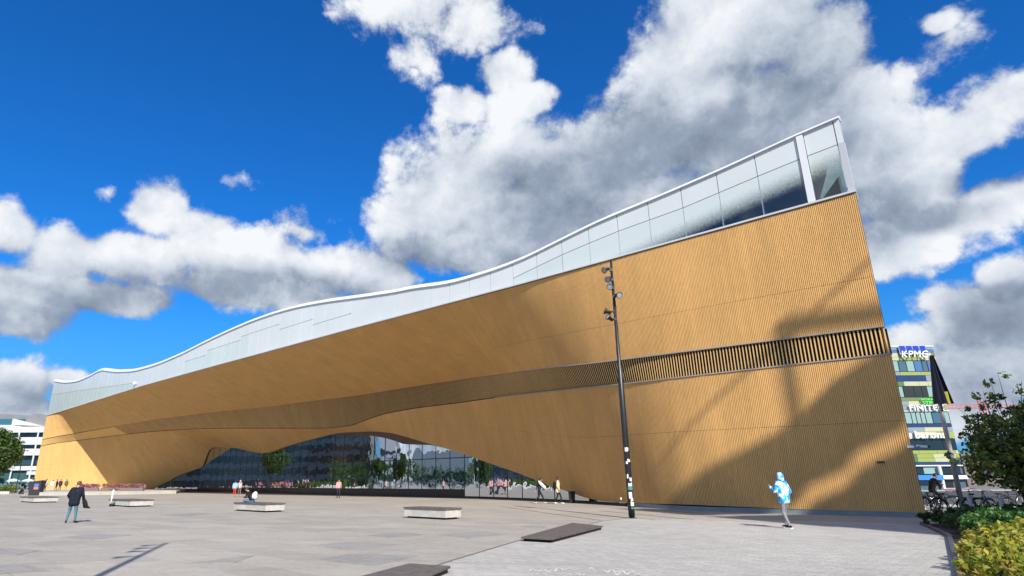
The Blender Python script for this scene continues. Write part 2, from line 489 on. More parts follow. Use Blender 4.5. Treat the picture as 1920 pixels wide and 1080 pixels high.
PITCH = 0.0835
def strip(name, q0, q1, gap0=0.0, gap1=0.0, t0=0.0, t1=FL, rib=0.048, rib_until=FL-.1, rows=6, back=0.0):
    ts = []; hs_ = []
    t_ = t0
    while t_ < min(t1, rib_until):
        for f_, h_ in ((0, 1), (.48, 1), (.56, 0), (.92, 0)):
            ts.append(t_+f_*PITCH); hs_.append(h_)
        t_ += PITCH
    if t1 > rib_until:
        tt = np.arange(t_, t1, 0.5); ts += list(tt); hs_ += [0.6]*len(tt)
    ts.append(t1); hs_.append(0.6)
    ts = np.array(ts); hs_ = np.array(hs_)
    b0, z0 = pt(ts, q0); b1_, z1_ = pt(ts, q1)
    ln = np.sqrt((b1_-b0)**2+(z1_-z0)**2)+1e-6
    nb, nz = (z1_-z0)/ln, -(b1_-b0)/ln          # outward: towards -b, downwards
    ub, uz = (b1_-b0)/ln, (z1_-z0)/ln
    grid = []
    for r_ in range(rows+1):
        f_ = r_/rows
        bb = b0*(1-f_)+b1_*f_; zz = z0*(1-f_)+z1_*f_
        if r_ == 0: bb = bb+ub*gap0; zz = zz+uz*gap0
        if r_ == rows: bb = bb-ub*gap1; zz = zz-uz*gap1
        bb = bb + nb*(hs_*rib-back); zz = zz + nz*(hs_*rib-back)
        grid.append((bb, zz))
    mb = MB(); n = len(ts); vv = []
    for bb, zz in grid:
        P_ = FA[None]+ts[:, None]*EA+bb[:, None]*NN
        vv += list(zip(P_[:, 0].tolist(), P_[:, 1].tolist(), zz.tolist()))
    ff = [(r_*n+i, (r_+1)*n+i, (r_+1)*n+i+1, r_*n+i+1) for r_ in range(rows) for i in range(n-1)]
    mb.add(vv, ff)
    return mb
J1, J2 = 0.645, 0.44
strip('c', 0, J1, 0.10, 0.006).build('timber_cladding', M_TIMBER, lib)
strip('c', J1, 1, 0.006, 0.05).build('timber_cladding', M_TIMBER, lib)
strip('c', 2, 2+J2, 0.05, 0.006).build('timber_cladding', M_TIMBER, lib)
strip('c', 2+J2, 3, 0.006, 0.0).build('timber_cladding', M_TIMBER, lib)
for q0, q1 in ((0, 1), (1, 2), (2, 3)):
    strip('b', q0, q1, rib=0, rib_until=-1, rows=3, back=0.42 if q0 == 1 else 0.10).build('backing_wall', M_BLACK, lib)

def along(t0, t1, step, fb, name, m_, w=0.06, h=0.10, parent=lib, smooth=False):
    """a bar that follows the front; fb(t) -> (b, z) of its middle"""
    ts = np.arange(t0, t1, step).tolist()+[t1]
    mb = MB(); vv = []; ff = []
    for t_ in ts:
        b_, z_ = fb(t_)
        vv += [W(t_, b_-w/2, z_-h/2), W(t_, b_+w/2, z_-h/2), W(t_, b_+w/2, z_+h/2), W(t_, b_-w/2, z_+h/2)]
    n = len(ts)
    for i in range(n-1):
        for k in range(4):
            k2 = (k+1) % 4
            ff.append((i*4+k, i*4+k2, (i+1)*4+k2, (i+1)*4+k))
    ff += [(3, 2, 1, 0), tuple((n-1)*4+k for k in range(4))]
    mb.add(vv, ff)
    return mb.build(name, m_, parent, smooth)
def q_at(q, db=0, dz=0):
    def f_(t_):
        b_, z_ = pt(t_, q); return float(b_[0])+db, float(z_[0])+dz
    return f_
along(0, 34, 1.0, q_at(1, -0.02, 0.03), 'band_flashing', M_TRIM, 0.14, 0.06)
along(0, 30, 1.0, q_at(2, -0.02, -0.03), 'band_flashing', M_TRIM, 0.14, 0.06)
along(-.05, FL+.05, 1.0, q_at(0, -0.02, -0.0), 'sill_flashing', M_SILL, 0.20, 0.10)
# black ventilation slats of the band
sp = 0.167
def slat_pts(t_, w=0.060, depth=0.022):
    b1_, z1_ = pt(t_, 1); b2_, z2_ = pt(t_, 2)
    b1_, z1_, b2_, z2_ = float(b1_[0]), float(z1_[0])-.02, float(b2_[0]), float(z2_[0])+.02
    ln = math.hypot(b2_-b1_, z2_-z1_); nb, nz = (z2_-z1_)/ln, -(b2_-b1_)/ln
    o_ = [(b1_+nb*.01, z1_+nz*.01), (b1_-nb*depth, z1_-nz*depth), (b2_-nb*depth, z2_-nz*depth), (b2_+nb*.01, z2_+nz*.01)]
    # two ends (top, foot), four corners each
    top = [W(t_-w/2, *o_[0]), W(t_+w/2, *o_[0]), W(t_+w/2, *o_[1]), W(t_-w/2, *o_[1])]
    bot = [W(t_-w/2, *o_[3]), W(t_+w/2, *o_[3]), W(t_+w/2, *o_[2]), W(t_-w/2, *o_[2])]
    return bot+top
k = 0; t_ = 0.06
far = MB()
while t_ < 116:
    if k < 296:
        mb = MB(); mb.hexa(slat_pts(t_, max(.042, .060-t_*.002))); mb.build('slat', M_SLAT, lib)
    else:
        far.hexa(slat_pts(t_, min(.066, .046+(t_-49)*.001)))
    t_ += sp; k += 1
tag(far.build('slats', M_SLAT, lib), kind='stuff')
# left end: the band is solid there, with two grooves
mb = strip('e', 1, 2, 0.06, 0.06, t0=116, t1=FL, rib_until=-1, rows=2); mb.build('timber_cladding', M_TIMBER, lib)

# plinth and end walls
mb = MB(); ts = np.arange(0, 15.5, .5)
for a_, c_ in zip(ts[:-1], ts[1:]):
    def q(t_, o_): return prof(8, t_)+o_
    mb.hexa([W(a_, q(a_, -.02), -.2), W(c_, q(c_, -.02), -.2), W(c_, q(c_, .3), -.2), W(a_, q(a_, .3), -.2),
             W(a_, q(a_, -.02), .22), W(c_, q(c_, -.02), .22), W(c_, q(c_, .3), .22), W(a_, q(a_, .3), .22)])
mb.build('plinth', M_PLINTH, lib)
E_DIR = np.array([.30, .954])
mb = MB()
for s0, s1 in ((0, 16),):
    p0 = FA+np.array([0, 0])+E_DIR*0.02+EA*.02; p1 = FA+E_DIR*16
    for z0, z1 in ((0.2, 14.7),):
        mb.add([(p0[0], p0[1], z0), (p1[0], p1[1], z0), (p1[0], p1[1], z1), (p0[0], p0[1], z1)], [(0, 1, 2, 3)])
mb.build('end_wall', M_TIMBER, lib)
mb = MB()
mb.add([W(FL-.02, 0.02, 0), W(FL-.02, 24, 0), W(FL-.02, 24, 14.2), W(FL-.02, .02, 14.2)], [(0, 1, 2, 3)])
mb.build('end_wall', M_TIMBER, lib)
bt = 0
p1 = FA+E_DIR*16
mb = MB(); mb.add([(p1[0], p1[1], 0), W(FL, 24, 0), W(FL, 24, 15), (p1[0], p1[1], 15)], [(0, 1, 2, 3)])
mb.build('back_wall', M_TIMBER, lib)

# ---- glass of the roof storey
def frit_mat(name):
    mt, n, l, b = tree_of(name)
    geo = n.new('ShaderNodeNewGeometry')
    dp = n.new('ShaderNodeVectorMath'); dp.operation = 'DOT_PRODUCT'; dp.inputs[1].default_value = (EA[0], EA[1], 0)
    sb = n.new('ShaderNodeVectorMath'); sb.operation = 'SUBTRACT'; sb.inputs[1].default_value = (FA[0], FA[1], 0)
    l.new(geo.outputs['Position'], sb.inputs[0]); l.new(sb.outputs[0], dp.inputs[0])
    sp_ = n.new('ShaderNodeSeparateXYZ'); l.new(geo.outputs['Position'], sp_.inputs[0])
    # height of the middle of the fade: falls with t
    ma = n.new('ShaderNodeMath'); ma.operation = 'MULTIPLY_ADD'; l.new(dp.outputs[1], ma.inputs[0]); ma.inputs[1].default_value = 0.175; l.new(sp_.outputs[2], ma.inputs[2])
    ns = n.new('ShaderNodeTexNoise'); ns.inputs['Scale'].default_value = 9; ns.inputs['Detail'].default_value = 4; l.new(geo.outputs['Position'], ns.inputs['Vector'])
    ad = n.new('ShaderNodeMath'); ad.operation = 'MULTIPLY_ADD'; l.new(ns.outputs[0], ad.inputs[0]); ad.inputs[1].default_value = .5; l.new(ma.outputs[0], ad.inputs[2])
    mr = n.new('ShaderNodeMapRange'); mr.interpolation_type = 'SMOOTHSTEP'; l.new(ad.outputs[0], mr.inputs[0]); mr.inputs[1].default_value = 16.35; mr.inputs[2].default_value = 17.7
    wm = n.new('ShaderNodeBsdfPrincipled'); wm.inputs['Base Color'].default_value = (.55, .61, .595, 1); wm.inputs['Roughness'].default_value = .25
    tr = n.new('ShaderNodeBsdfTransparent'); tr.inputs[0].default_value = (.62, .70, .68, 1)
    gl = n.new('ShaderNodeBsdfGlossy'); gl.inputs['Roughness'].default_value = .02; gl.inputs[0].default_value = (.9, .95, 1, 1)
    fr = n.new('ShaderNodeFresnel'); fr.inputs[0].default_value = 1.5
    fm = n.new('ShaderNodeMath'); fm.operation = 'MULTIPLY_ADD'; l.new(fr.outputs[0], fm.inputs[0]); fm.inputs[1].default_value = .9; fm.inputs[2].default_value = .02
    mx = n.new('ShaderNodeMixShader'); l.new(fm.outputs[0], mx.inputs[0]); l.new(tr.outputs[0], mx.inputs[1]); l.new(gl.outputs[0], mx.inputs[2])
    m2 = n.new('ShaderNodeMixShader'); l.new(mr.outputs[0], m2.inputs[0]); l.new(mx.outputs[0], m2.inputs[1]); l.new(wm.outputs[0], m2.inputs[2])
    l.new(m2.outputs[0], n['Material Output'].inputs[0])
    return mt
M_FRIT = frit_mat('fading_frit_glass')
M_PANEL = mat('white_frit_glass', (0.60, 0.635, 0.63), 0.22, noise=(0.25, .05), spec=.5)
M_PANEL2 = mat('pale_green_frit_glass', (0.54, 0.61, 0.59), 0.22, noise=(0.25, .06), spec=.5)
M_JOINT = mat('panel_joint', (0.22, 0.25, 0.27), 0.6)
tk = [0.30, 1.70]+[2.06+2.13*i for i in range(65)]
tk = [x_ for x_ in tk if x_ < FL-.5]+[FL]
def zj(t_):
    if t_ < 23: return float(np.interp(t_, [0, 2, 4.2, 8.4, 12.7, 15, 17, 19, 21, 22.8], [17.49, 17.35, 17.13, 16.65, 16.43, 16.2, 15.97, 15.66, 15.33, 15.02]))
    if 40.5 < t_ < 47.3: return 16.36
    if t_ < 54 and t_ > 47: return 16.97
    if 54 <= t_ < 62.6: return 17.6
    if 62.6 <= t_ < 69.2: return 17.2
    if 69.2 <= t_ < 75.8: return 16.66
    if t_ > 93: return float(np.interp(t_, [93, FL], [15.7, 18.4]))
    return None
def fas(t_): return float(np.interp(t_, [0, 30, 60, 110, FL], [.27, .40, .42, .5, .5]))
def pane(t0, t1, za0, za1, zb0, zb1, m_, name='glass_panel', b=0.06, th=0.03):
    mb = MB(); mb.hexa([W(t0, b, za0), W(t1, b, za1), W(t1, b+th, za1), W(t0, b+th, za0), W(t0, b, zb0), W(t1, b, zb1), W(t1, b+th, zb1), W(t0, b+th, zb0)])
    return mb.build(name, m_, lib)
g = 0.022
for i, (a_, c_) in enumerate(zip(tk[:-1], tk[1:])):
    if abs(c_-2.06) < .01: continue
    a2, c2 = a_+g, c_-g
    mid = (a_+c_)/2
    top0, top1 = prof(1, a2)-fas(a2), prof(1, c2)-fas(c2)
    bot0, bot1 = prof(2, a2)+.09, prof(2, c2)+.09
    j0, j1 = zj(a2 if mid < 23 or mid > 93 else mid), zj(c2 if mid < 23 or mid > 93 else mid)
    if j0 is None or j1 is None or min(j0, j1) < max(bot0, bot1)+.12:
        pane(a2, c2, bot0, bot1, top0, top1, M_PANEL)
    else:
        lo_m = M_FRIT if mid < 17.5 else (M_PANEL2 if mid < 24 or mid > 60 else M_PANEL)
        pane(a2, c2, j0+g, j1+g, top0, top1, M_PANEL)
        pane(a2, c2, bot0, bot1, j0-g, j1-g, lo_m)
# joints seen between the panels (backing strips), only where the wall behind is closed
mb = MB()
for a_ in tk:
    lo = prof(2, a_)+.05 if a_ > 17.5 else zj(a_) or prof(2, a_)
    hi = prof(1, a_)-fas(a_)
    mb.hexa([W(a_-.05, .095, lo), W(a_+.05, .095, lo), W(a_+.05, .14, lo), W(a_-.05, .14, lo), W(a_-.05, .095, hi), W(a_+.05, .095, hi), W(a_+.05, .14, hi), W(a_-.05, .14, hi)])
tag(mb.build('panel_joint', M_JOINT, lib), kind='stuff')
def zrail(t_): return 0.115, (zj(t_) or 15)
along(0, 22.8, .5, zrail, 'glass_rail', M_JOINT, .04, .07)
along(93.2, FL, 1, zrail, 'glass_rail', M_JOINT, .04, .07)
for a_, c_ in ((40.8, 47.1), (47.3, 53.7), (54, 62.4), (62.7, 69), (69.3, 75.6)):
    along(a_, c_, 1, zrail, 'glass_rail', M_JOINT, .04, .07)
# white steel column, mullions behind the clear glass, corner post
def post(t0, t1, b0, b1_, z0, z1, m_, name, zr_=0):
    mb = MB(); mb.hexa([W(t0, b0, z0), W(t1, b0, z0), W(t1, b1_, z0), W(t0, b1_, z0), W(t0, b0, z1+zr_), W(t1, b0, z1), W(t1, b1_, z1), W(t0, b1_, z1+zr_)])
    return mb.build(name, m_, lib)
post(1.72, 2.04, -.03, .3, 14.8, 18.62, M_WHITE, 'column')
post(0.0, .27, .03, .3, 14.8, 17.5, mat('grey_post', (.45, .47, .48), .5), 'corner_post')
post(0.03, .27, .05, .28, 17.5, prof(1, .2)-fas(0), M_PANEL, 'corner_panel')
for t_ in tk[3:9]:
    post(t_-.035, t_+.035, .1, .3, 14.8, zj(t_), M_WHITE, 'mullion')
# roof edge and roof
ts = np.arange(0, FL, 1.0).tolist()+[FL]
mb = MB(); vv = []
for t_ in ts:
    z_ = prof(1, t_); f_ = fas(t_)
    vv += [W(t_, .02, z_-f_), W(t_, -.07, z_-f_*.96), W(t_, .10, z_-.10), W(t_, .22, z_-.02), W(t_, .5, z_), W(t_, .5, z_-f_)]
n = len(ts); ff = [(i*6+k, (i+1)*6+k, (i+1)*6+(k+1) % 6, i*6+(k+1) % 6) for i in range(n-1) for k in range(6)]
ff += [tuple(range(6)), tuple((n-1)*6+k for k in reversed(range(6)))]
mb.add(vv, ff); mb.build('roof_edge', M_WHITE, lib)
mb = MB(); vv = []
bs = [.5, 6, 12, 18, 24]
for t_ in ts:
    for b_ in bs:
        z_ = prof(1, t_)-.02-(b_-.5)*.05
        te = t_
        if t_ < 9: te = max(t_, b_*0.40)
        vv.append(W(te, b_, z_))
nb_ = len(bs); ff = [(i*nb_+k, i*nb_+k+1, (i+1)*nb_+k+1, (i+1)*nb_+k) for i in range(n-1) for k in range(nb_-1)]
mb.add(vv, ff); mb.build('roof', M_WHITE, lib, True)
# inside the roof storey
M_FLOOR = mat('interior_floor', (.28, .24, .2), .5)
M_CEIL = mat('interior_ceiling', (.55, .56, .56), .8)
M_INW = mat('interior_glass_wall', (.20, .27, .27), .25)
mb = MB(); mb.add([W(.3, .3, 13.9), W(14, .35, 13.9), W(18.5, 1.2, 13.9), W(18.5, 23, 13.9), W(9, 23, 13.9)], [(0, 1, 2, 3, 4)]); mb.build('interior_floor', M_FLOOR, lib)
mb = MB(); vv = []
t2 = [x_ for x_ in ts if x_ <= 24]
for t_ in t2:
    for b_ in (.5, 4, 8, 14, 22):
        vv.append(W(max(t_, b_*.4), b_, prof(1, t_)-.6-(b_-.5)*.10))
ff = [(i*5+k, (i+1)*5+k, (i+1)*5+k+1, i*5+k+1) for i in range(len(t2)-1) for k in range(4)]
mb.add(vv, ff); mb.build('interior_ceiling', M_CEIL, lib, True)
mb = MB(); mb.add([W(9, 22, 13.9), W(24, 10, 13.9), W(24, 10, 18), W(9, 22, 18)], [(0, 1, 2, 3)]); mb.build('interior_wall', mat('interior_dark', (.09, .09, .10), .7), lib)
mb = MB(); mb.hexa([W(.8, 2.2, 13.9), W(3.2, 6.5, 13.9), W(3.3, 6.5, 13.9), W(.9, 2.2, 13.9), W(.8, 2.2, 16.7), W(3.2, 6.5, 16.7), W(3.3, 6.5, 16.7), W(.9, 2.2, 16.7)])
mb.build('interior_partition', M_INW, lib)
mb = MB(); mb.tube([W(1.2, .25, 14.95), W(17, .25, 14.95)], .03, 6); mb.build('handrail', M_JOINT, lib)

# ---- mirror glass of the ground floor
def glass_mat():
    mt, n, l, b = tree_of('dark_mirror_glass')
    b.inputs['Base Color'].default_value = (.012, .014, .018, 1); b.inputs['Roughness'].default_value = .05
    gl = n.new('ShaderNodeBsdfGlossy'); gl.inputs['Roughness'].default_value = .015; gl.inputs[0].default_value = (.62, .68, .76, 1)
    tcn = n.new('ShaderNodeNewGeometry')
    ns = n.new('ShaderNodeTexNoise'); ns.inputs['Scale'].default_value = .55; ns.inputs['Detail'].default_value = 2
    l.new(tcn.outputs['Position'], ns.inputs['Vector'])
    bp = n.new('ShaderNodeBump'); bp.inputs['Strength'].default_value = .35; bp.inputs['Distance'].default_value = .05
    l.new(ns.outputs[0], bp.inputs['Height']); l.new(bp.outputs[0], gl.inputs['Normal'])
    fr = n.new('ShaderNodeFresnel'); fr.inputs[0].default_value = 1.55
    ma = n.new('ShaderNodeMath'); ma.operation = 'MULTIPLY_ADD'; l.new(fr.outputs[0], ma.inputs[0]); ma.inputs[1].default_value = 1.0; ma.inputs[2].default_value = .05
    mx = n.new('ShaderNodeMixShader'); l.new(ma.outputs[0], mx.inputs[0]); l.new(b.outputs[0], mx.inputs[1]); l.new(gl.outputs[0], mx.inputs[2])
    l.new(mx.outputs[0], n['Material Output'].inputs[0])
    return mt
M_GLASS = glass_mat()
M_BASE = mat('black_base_strip', (.012, .012, .015), .25)
M_FRAME = mat('dark_frame', (.02, .022, .025), .4)
def lip(t_): return float(np.interp(t_, [40, 42, 44, 46.4, 50, 54, 60, 64], [0, .1, .45, .85, .62, .4, .15, 0]))
def ztop(t_): return max(prof(5, t_)-lip(t_)-.02, .28)
def gb(t_): return prof(8, t_)+.12
GT = [15.6+2.13*i for i in range(51)]
for i, (a_, c_) in enumerate(zip(GT[:-1], GT[1:])):
    rnd = random.Random(i)
    mb = MB(); NX = 6; vv = []; tilt = rnd.uniform(-.03, .03)
    for kx in range(NX+1):
        f_ = kx/NX; t_ = a_+.025+(c_-a_-.05)*f_; bul = -.0025*(1-(2*f_-1)**2)
        zt = ztop(t_)
        zb = .78 if 36 < a_ < 101 and zt > 1.3 else .16
        rows_ = [zb, zb+(zt-zb)*.33, zb+(zt-zb)*.66, zt]
        for z_ in rows_:
            vv.append(W(t_, gb(t_)+bul+tilt*(z_/8)*.5, z_))
    ff = [(kx*4+r_, (kx+1)*4+r_, (kx+1)*4+r_+1, kx*4+r_+1) for kx in range(NX) for r_ in range(3)]
    mb.add(vv, ff); mb.build('glass_pane', M_GLASS, lib, True)
    if 36 < a_ < 101:  # plain black strip along the foot of the panes
        mb = MB(); mb.hexa([W(a_, gb(a_)-.03, .12), W(c_, gb(c_)-.03, .12), W(c_, gb(c_)+.05, .12), W(a_, gb(a_)+.05, .12), W(a_, gb(a_)-.03, .78), W(c_, gb(c_)-.03, .78), W(c_, gb(c_)+.05, .78), W(a_, gb(a_)+.05, .78)]); mb.build('base_strip', M_BASE, lib)
    zt = ztop(a_)+.02
    if zt > .5:
        mb = MB(); b_ = gb(a_)
        mb.hexa([W(a_-.025, b_-.03, .1), W(a_+.025, b_-.03, .1), W(a_+.025, b_+.1, .1), W(a_-.025, b_+.1, .1), W(a_-.025, b_-.03, zt), W(a_+.025, b_-.03, zt), W(a_+.025, b_+.1, zt), W(a_-.025, b_+.1, zt)])
        mb.build('mullion', M_FRAME, lib)
along(34, 100, 2.13, lambda t_: (gb(t_)-.02, 3.66), 'transom', M_FRAME, .08, .09)
along(15.6, 122, 2.13, lambda t_: (gb(t_)-.01, .08), 'glass_sill', M_FRAME, .12, .17)
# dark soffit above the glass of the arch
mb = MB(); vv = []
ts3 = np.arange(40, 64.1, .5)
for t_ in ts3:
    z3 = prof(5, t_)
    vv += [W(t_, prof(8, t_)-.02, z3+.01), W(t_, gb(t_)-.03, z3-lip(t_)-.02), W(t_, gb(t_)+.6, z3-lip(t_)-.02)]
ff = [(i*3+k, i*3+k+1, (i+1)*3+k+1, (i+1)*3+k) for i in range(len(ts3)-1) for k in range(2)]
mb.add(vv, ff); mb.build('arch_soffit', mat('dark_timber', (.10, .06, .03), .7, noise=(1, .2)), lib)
# small fittings
pv = W(0, 0, 0)
def on_front(x, y, b=0.0):
    d = ray(x, y); a2 = Vector((*FA, 0))+Vector((*NN, 0))*b; k_ = (a2-Vector((0, 0, CH))).dot(Vector((*NN, 0)))/d.dot(Vector((*NN, 0)))
    return Vector((0, 0, CH))+d*k_
FM = Matrix(((EA[0], NN[0], 0), (EA[1], NN[1], 0), (0, 0, 1)))
p = on_front(1652, 867, -.04); mb = MB(); mb.box(p, (.26, .1, .05), FM); mb.box(p+Vector((0, 0, .04)), (.30, .14, .02), FM); mb.build('vent_hood', M_FRAME, lib)
p = on_front(1106+60, 935, 0.0)
# ------------------------------------------------------------------ ground
def paving_mat(name, base, ang, bw, bh, joint=.10, tone=.05, stain=.12, bumpd=.004):
    mt, n, l, b = tree_of(name)
    geo = n.new('ShaderNodeNewGeometry')
    mp = n.new('ShaderNodeMapping'); mp.inputs['Rotation'].default_value = (0, 0, ang)
    l.new(geo.outputs['Position'], mp.inputs[0])
    br = n.new('ShaderNodeTexBrick'); br.inputs['Scale'].default_value = 1.0
    br.inputs['Brick Width'].default_value = bw; br.inputs['Row Height'].default_value = bh
    br.inputs['Mortar Size'].default_value = .006; br.inputs['Mortar Smooth'].default_value = .3
    br.inputs['Color1'].default_value = (1-tone, 1-tone, 1-tone, 1); br.inputs['Color2'].default_value = (1+tone, 1+tone, 1+tone, 1); br.inputs['Mortar'].default_value = (1-joint*3, 1-joint*3, 1-joint*3, 1)
    l.new(mp.outputs[0], br.inputs['Vector'])
    def noise(sc, lo, hi, det=6, vec=None, scl=None):
        t = n.new('ShaderNodeTexNoise'); t.inputs['Scale'].default_value = sc; t.inputs['Detail'].default_value = det; t.inputs['Roughness'].default_value = .62
        if scl:
            m_ = n.new('ShaderNodeMapping'); m_.inputs['Scale'].default_value = scl; m_.inputs['Rotation'].default_value = (0, 0, ang); l.new(geo.outputs['Position'], m_.inputs[0]); l.new(m_.outputs[0], t.inputs['Vector'])
        else: l.new(geo.outputs['Position'], t.inputs['Vector'])
        r_ = n.new('ShaderNodeMapRange'); r_.inputs[1].default_value = .28; r_.inputs[2].default_value = .72; r_.inputs[3].default_value = lo; r_.inputs[4].default_value = hi
        l.new(t.outputs[0], r_.inputs[0]); return r_.outputs[0]
    f1 = noise(.16, 1-stain, 1+stain*.6, 5)
    f2 = noise(1.3, 1-stain*.6, 1+stain*.5, 7, scl=(.5, 1.6, 1))
    f3 = noise(38, .82, 1.15, 5)
    f4 = noise(7, .87, 1.10, 7)
    cur = None
    for f_ in (f1, f2, f3, f4):
        if cur is None: cur = f_
        else:
            m_ = n.new('ShaderNodeMath'); m_.operation = 'MULTIPLY'; l.new(cur, m_.inputs[0]); l.new(f_, m_.inputs[1]); cur = m_.outputs[0]
    s1 = n.new('ShaderNodeVectorMath'); s1.operation = 'SCALE'; s1.inputs[0].default_value = base; l.new(cur, s1.inputs[3])
    s2 = n.new('ShaderNodeVectorMath'); s2.operation = 'MULTIPLY'; l.new(s1.outputs[0], s2.inputs[0]); l.new(br.outputs['Color'], s2.inputs[1])
    l.new(s2.outputs[0], b.inputs['Base Color'])
    b.inputs['Roughness'].default_value = .8; b.inputs['Specular IOR Level'].default_value = .3
    t = n.new('ShaderNodeTexNoise'); t.inputs['Scale'].default_value = 22; t.inputs['Detail'].default_value = 6; l.new(geo.outputs['Position'], t.inputs['Vector'])
    mm = n.new('ShaderNodeMath'); mm.operation = 'MULTIPLY_ADD'; l.new(br.outputs['Fac'], mm.inputs[0]); mm.inputs[1].default_value = -.5; l.new(t.outputs[0], mm.inputs[2])
    bp = n.new('ShaderNodeBump'); bp.inputs['Strength'].default_value = .7; bp.inputs['Distance'].default_value = bumpd*2
    l.new(mm.outputs[0], bp.inputs['Height']); l.new(bp.outputs[0], b.inputs['Normal'])
    return mt
FANG = math.atan2(EA[1], EA[0])
M_PLAZA = paving_mat('plaza_paving', (.368, .335, .290), -FANG, .9, .45, joint=.10, tone=.05, stain=.17)
M_LIGHT = paving_mat('light_stone_setts', (.435, .415, .38), -FANG, .38, .19, joint=.14, tone=.09, stain=.13, bumpd=.008)
M_GREYP = paving_mat('grey_street_paving', (.20, .20, .205), -FANG, .6, .3, joint=.06, tone=.04)
M_SOIL = mat('soil', (.05, .04, .03), .9, noise=(3, .3))
M_SLABP = paving_mat('darker_slab', (.305, .285, .26), -FANG, .9, .45, joint=.10, tone=.05, stain=.17)

def sheet(poly, z, name, m_, kind='structure', parent=None):
    mb = MB(); mb.add([(p_[0], p_[1], z) for p_ in poly], [tuple(range(len(poly)))])
    o = mb.build(name, m_, parent)
    if kind: o['kind'] = kind
    return o
sheet([(-900, -500), (900, -500), (900, 1500), (-900, 1500)], -.012, 'ground', M_GREYP)
plaza = sheet([(-150, -60), (17.0, -60), (17.0, 10), (16.8, 22.7), (18.9, 26.7), (20, 40), (-75, 150), (-150, 150)], 0.0, 'plaza', M_PLAZA)
mb = MB(); mb.prism([(-57.5, 85), (-50, 86), (-42.5, 92), (-50, 112), (-70, 125), (-84, 123)], -.1, .42)
mb.build('cafe_terrace', mat('terrace_stone', (.42, .39, .34), .8, noise=(.8, .12)))['kind'] = 'structure'
# light setts in the foreground, bounded by the seam
seam = [gp(760, 1080), gp(845, 1052), gp(982, 1011), gp(1130, 977.5), gp(1183, 971), gp(1228, 975)]
sheet([(p_.x, p_.y) for p_ in seam]+[(8.9, 26.7), (12.5, 25.4), (15.9, 22.95), (13.2, 18.05), (7.6, 10.35), (3.9, 4), (1.5, 0), (-6, 0)], .004, 'light_paving', M_LIGHT)
mb = MB()
for a_, c_ in zip(seam[:-1], seam[1:]):
    d_ = (c_-a_); l_ = d_.length; d_.normalize(); n_ = Vector((-d_.y, d_.x, 0))*.04
    mb.add([a_-n_+Vector((0, 0, .008)), c_-n_+Vector((0, 0, .008)), c_+n_+Vector((0, 0, .008)), a_+n_+Vector((0, 0, .008))], [(0, 1, 2, 3)])
s_ = mb.build('paving_seam', mat('seam_dark', (.16, .145, .13), .8), plaza); s_['kind'] = 'structure'
# thin dark lines across the plaza
def plaza_line(pa, pb, w=.06, z=.012):
    a_, c_ = gp(*pa), gp(*pb); d_ = (c_-a_).normalized(); n_ = Vector((-d_.y, d_.x, 0))*w/2
    mb = MB(); mb.add([a_-n_+Vector((0, 0, z)), c_-n_+Vector((0, 0, z)), c_+n_+Vector((0, 0, z)), a_+n_+Vector((0, 0, z))], [(0, 1, 2, 3)])
    mb.build('dark_line', MATS['seam_dark'], plaza)
plaza_line((936, 949), (1010, 960), .07); plaza_line((1012, 960.5), (1127, 976), .07)
plaza_line((1121, 957.5), (1300, 974.5), .09); plaza_line((1300, 974.5), (1560, 984), .05)
plaza_line((1200, 953), (1320, 963.5), .12)
# slabs of another tone in the plaza
def quad_slab(px, z=.009):
    pts = [gp(*q_) for q_ in px]
    mb = MB(); mb.prism([(p_.x, p_.y) for p_ in pts], -.05, z)
    mb.build('paving_slab', M_SLABP, plaza)
for px in ([(577,1024),(652,1016),(745,1022),(680,1033)], [(595,1050),(660,1038),(785,1043),(700,1062)], [(0,1028),(78,1032),(30,1042),(-60,1042)],
           [(-40,1060),(55,1060),(95,1072),(-20,1080)], [(110,1008),(180,1001),(248,1003.5),(170,1013)], [(345,1058),(420,1048),(476,1042),(440,1056)],
           [(820,1003),(900,998),(960,1002),(880,1010)], [(985,986),(1024,987),(1018,990),(975,989)], [(690,1004),(760,999),(800,1003),(730,1009)], [(300,965),(360,962),(400,963),(350,968)]):
    quad_slab(px)
# the slabs of the near plaza, one by one
SV = [paving_mat('plaza_slab_%s' % k_, tuple(c_*f_ for c_ in (.368, .335, .290)), -FANG, 7.3, 3.1, joint=.0, tone=.02, stain=.16) for k_, f_ in (('light', 1.05), ('mid', 1.0), ('dull', .93))]
def slab_mesh(m_):
    mb = MB(); mb.box((0, 0, -.024), (1.786, .886, .05)); return mb.mesh('paving_slab', m_)
SM = [slab_mesh(m_) for m_ in SV]
r_ = random.Random(77); cnt = 0
sm_ = [(p_.x, p_.y) for p_ in seam[:4]]
def right_of_seam(x, y): return x > np.interp(y, [q_[1] for q_ in sm_], [q_[0] for q_ in sm_])-.12 if y < 26 else x > 4
a3, n3 = Vector((*EA, 0)), Vector((*NN, 0)); cand = []
for i in range(-30, 40):
    for j in range(-40, 40):
        c = Vector((0, 16, 0))+a3*((i+(.5 if j % 2 else 0))*1.8)+n3*(j*.9)
        cs_ = [c+a3*u_+n3*v_ for u_ in (-.95, .95) for v_ in (-.5, .5)]
        if any(right_of_seam(q_.x, q_.y) or q_.y < 10.6 or q_.x/q_.y < -.80 for q_ in cs_): continue
        cand.append((c.y-.12*c.x*0, c))
cand.sort(key=lambda q_: q_[0])
for _, c in cand[:250]:
    o = bpy.data.objects.new('paving_slab', r_.choice(SM)); COL.objects.link(o); o.parent = plaza
    o.location = (c.x, c.y, r_.uniform(.0, .0025)); o.rotation_euler = (0, 0, math.atan2(EA[1], EA[0]))
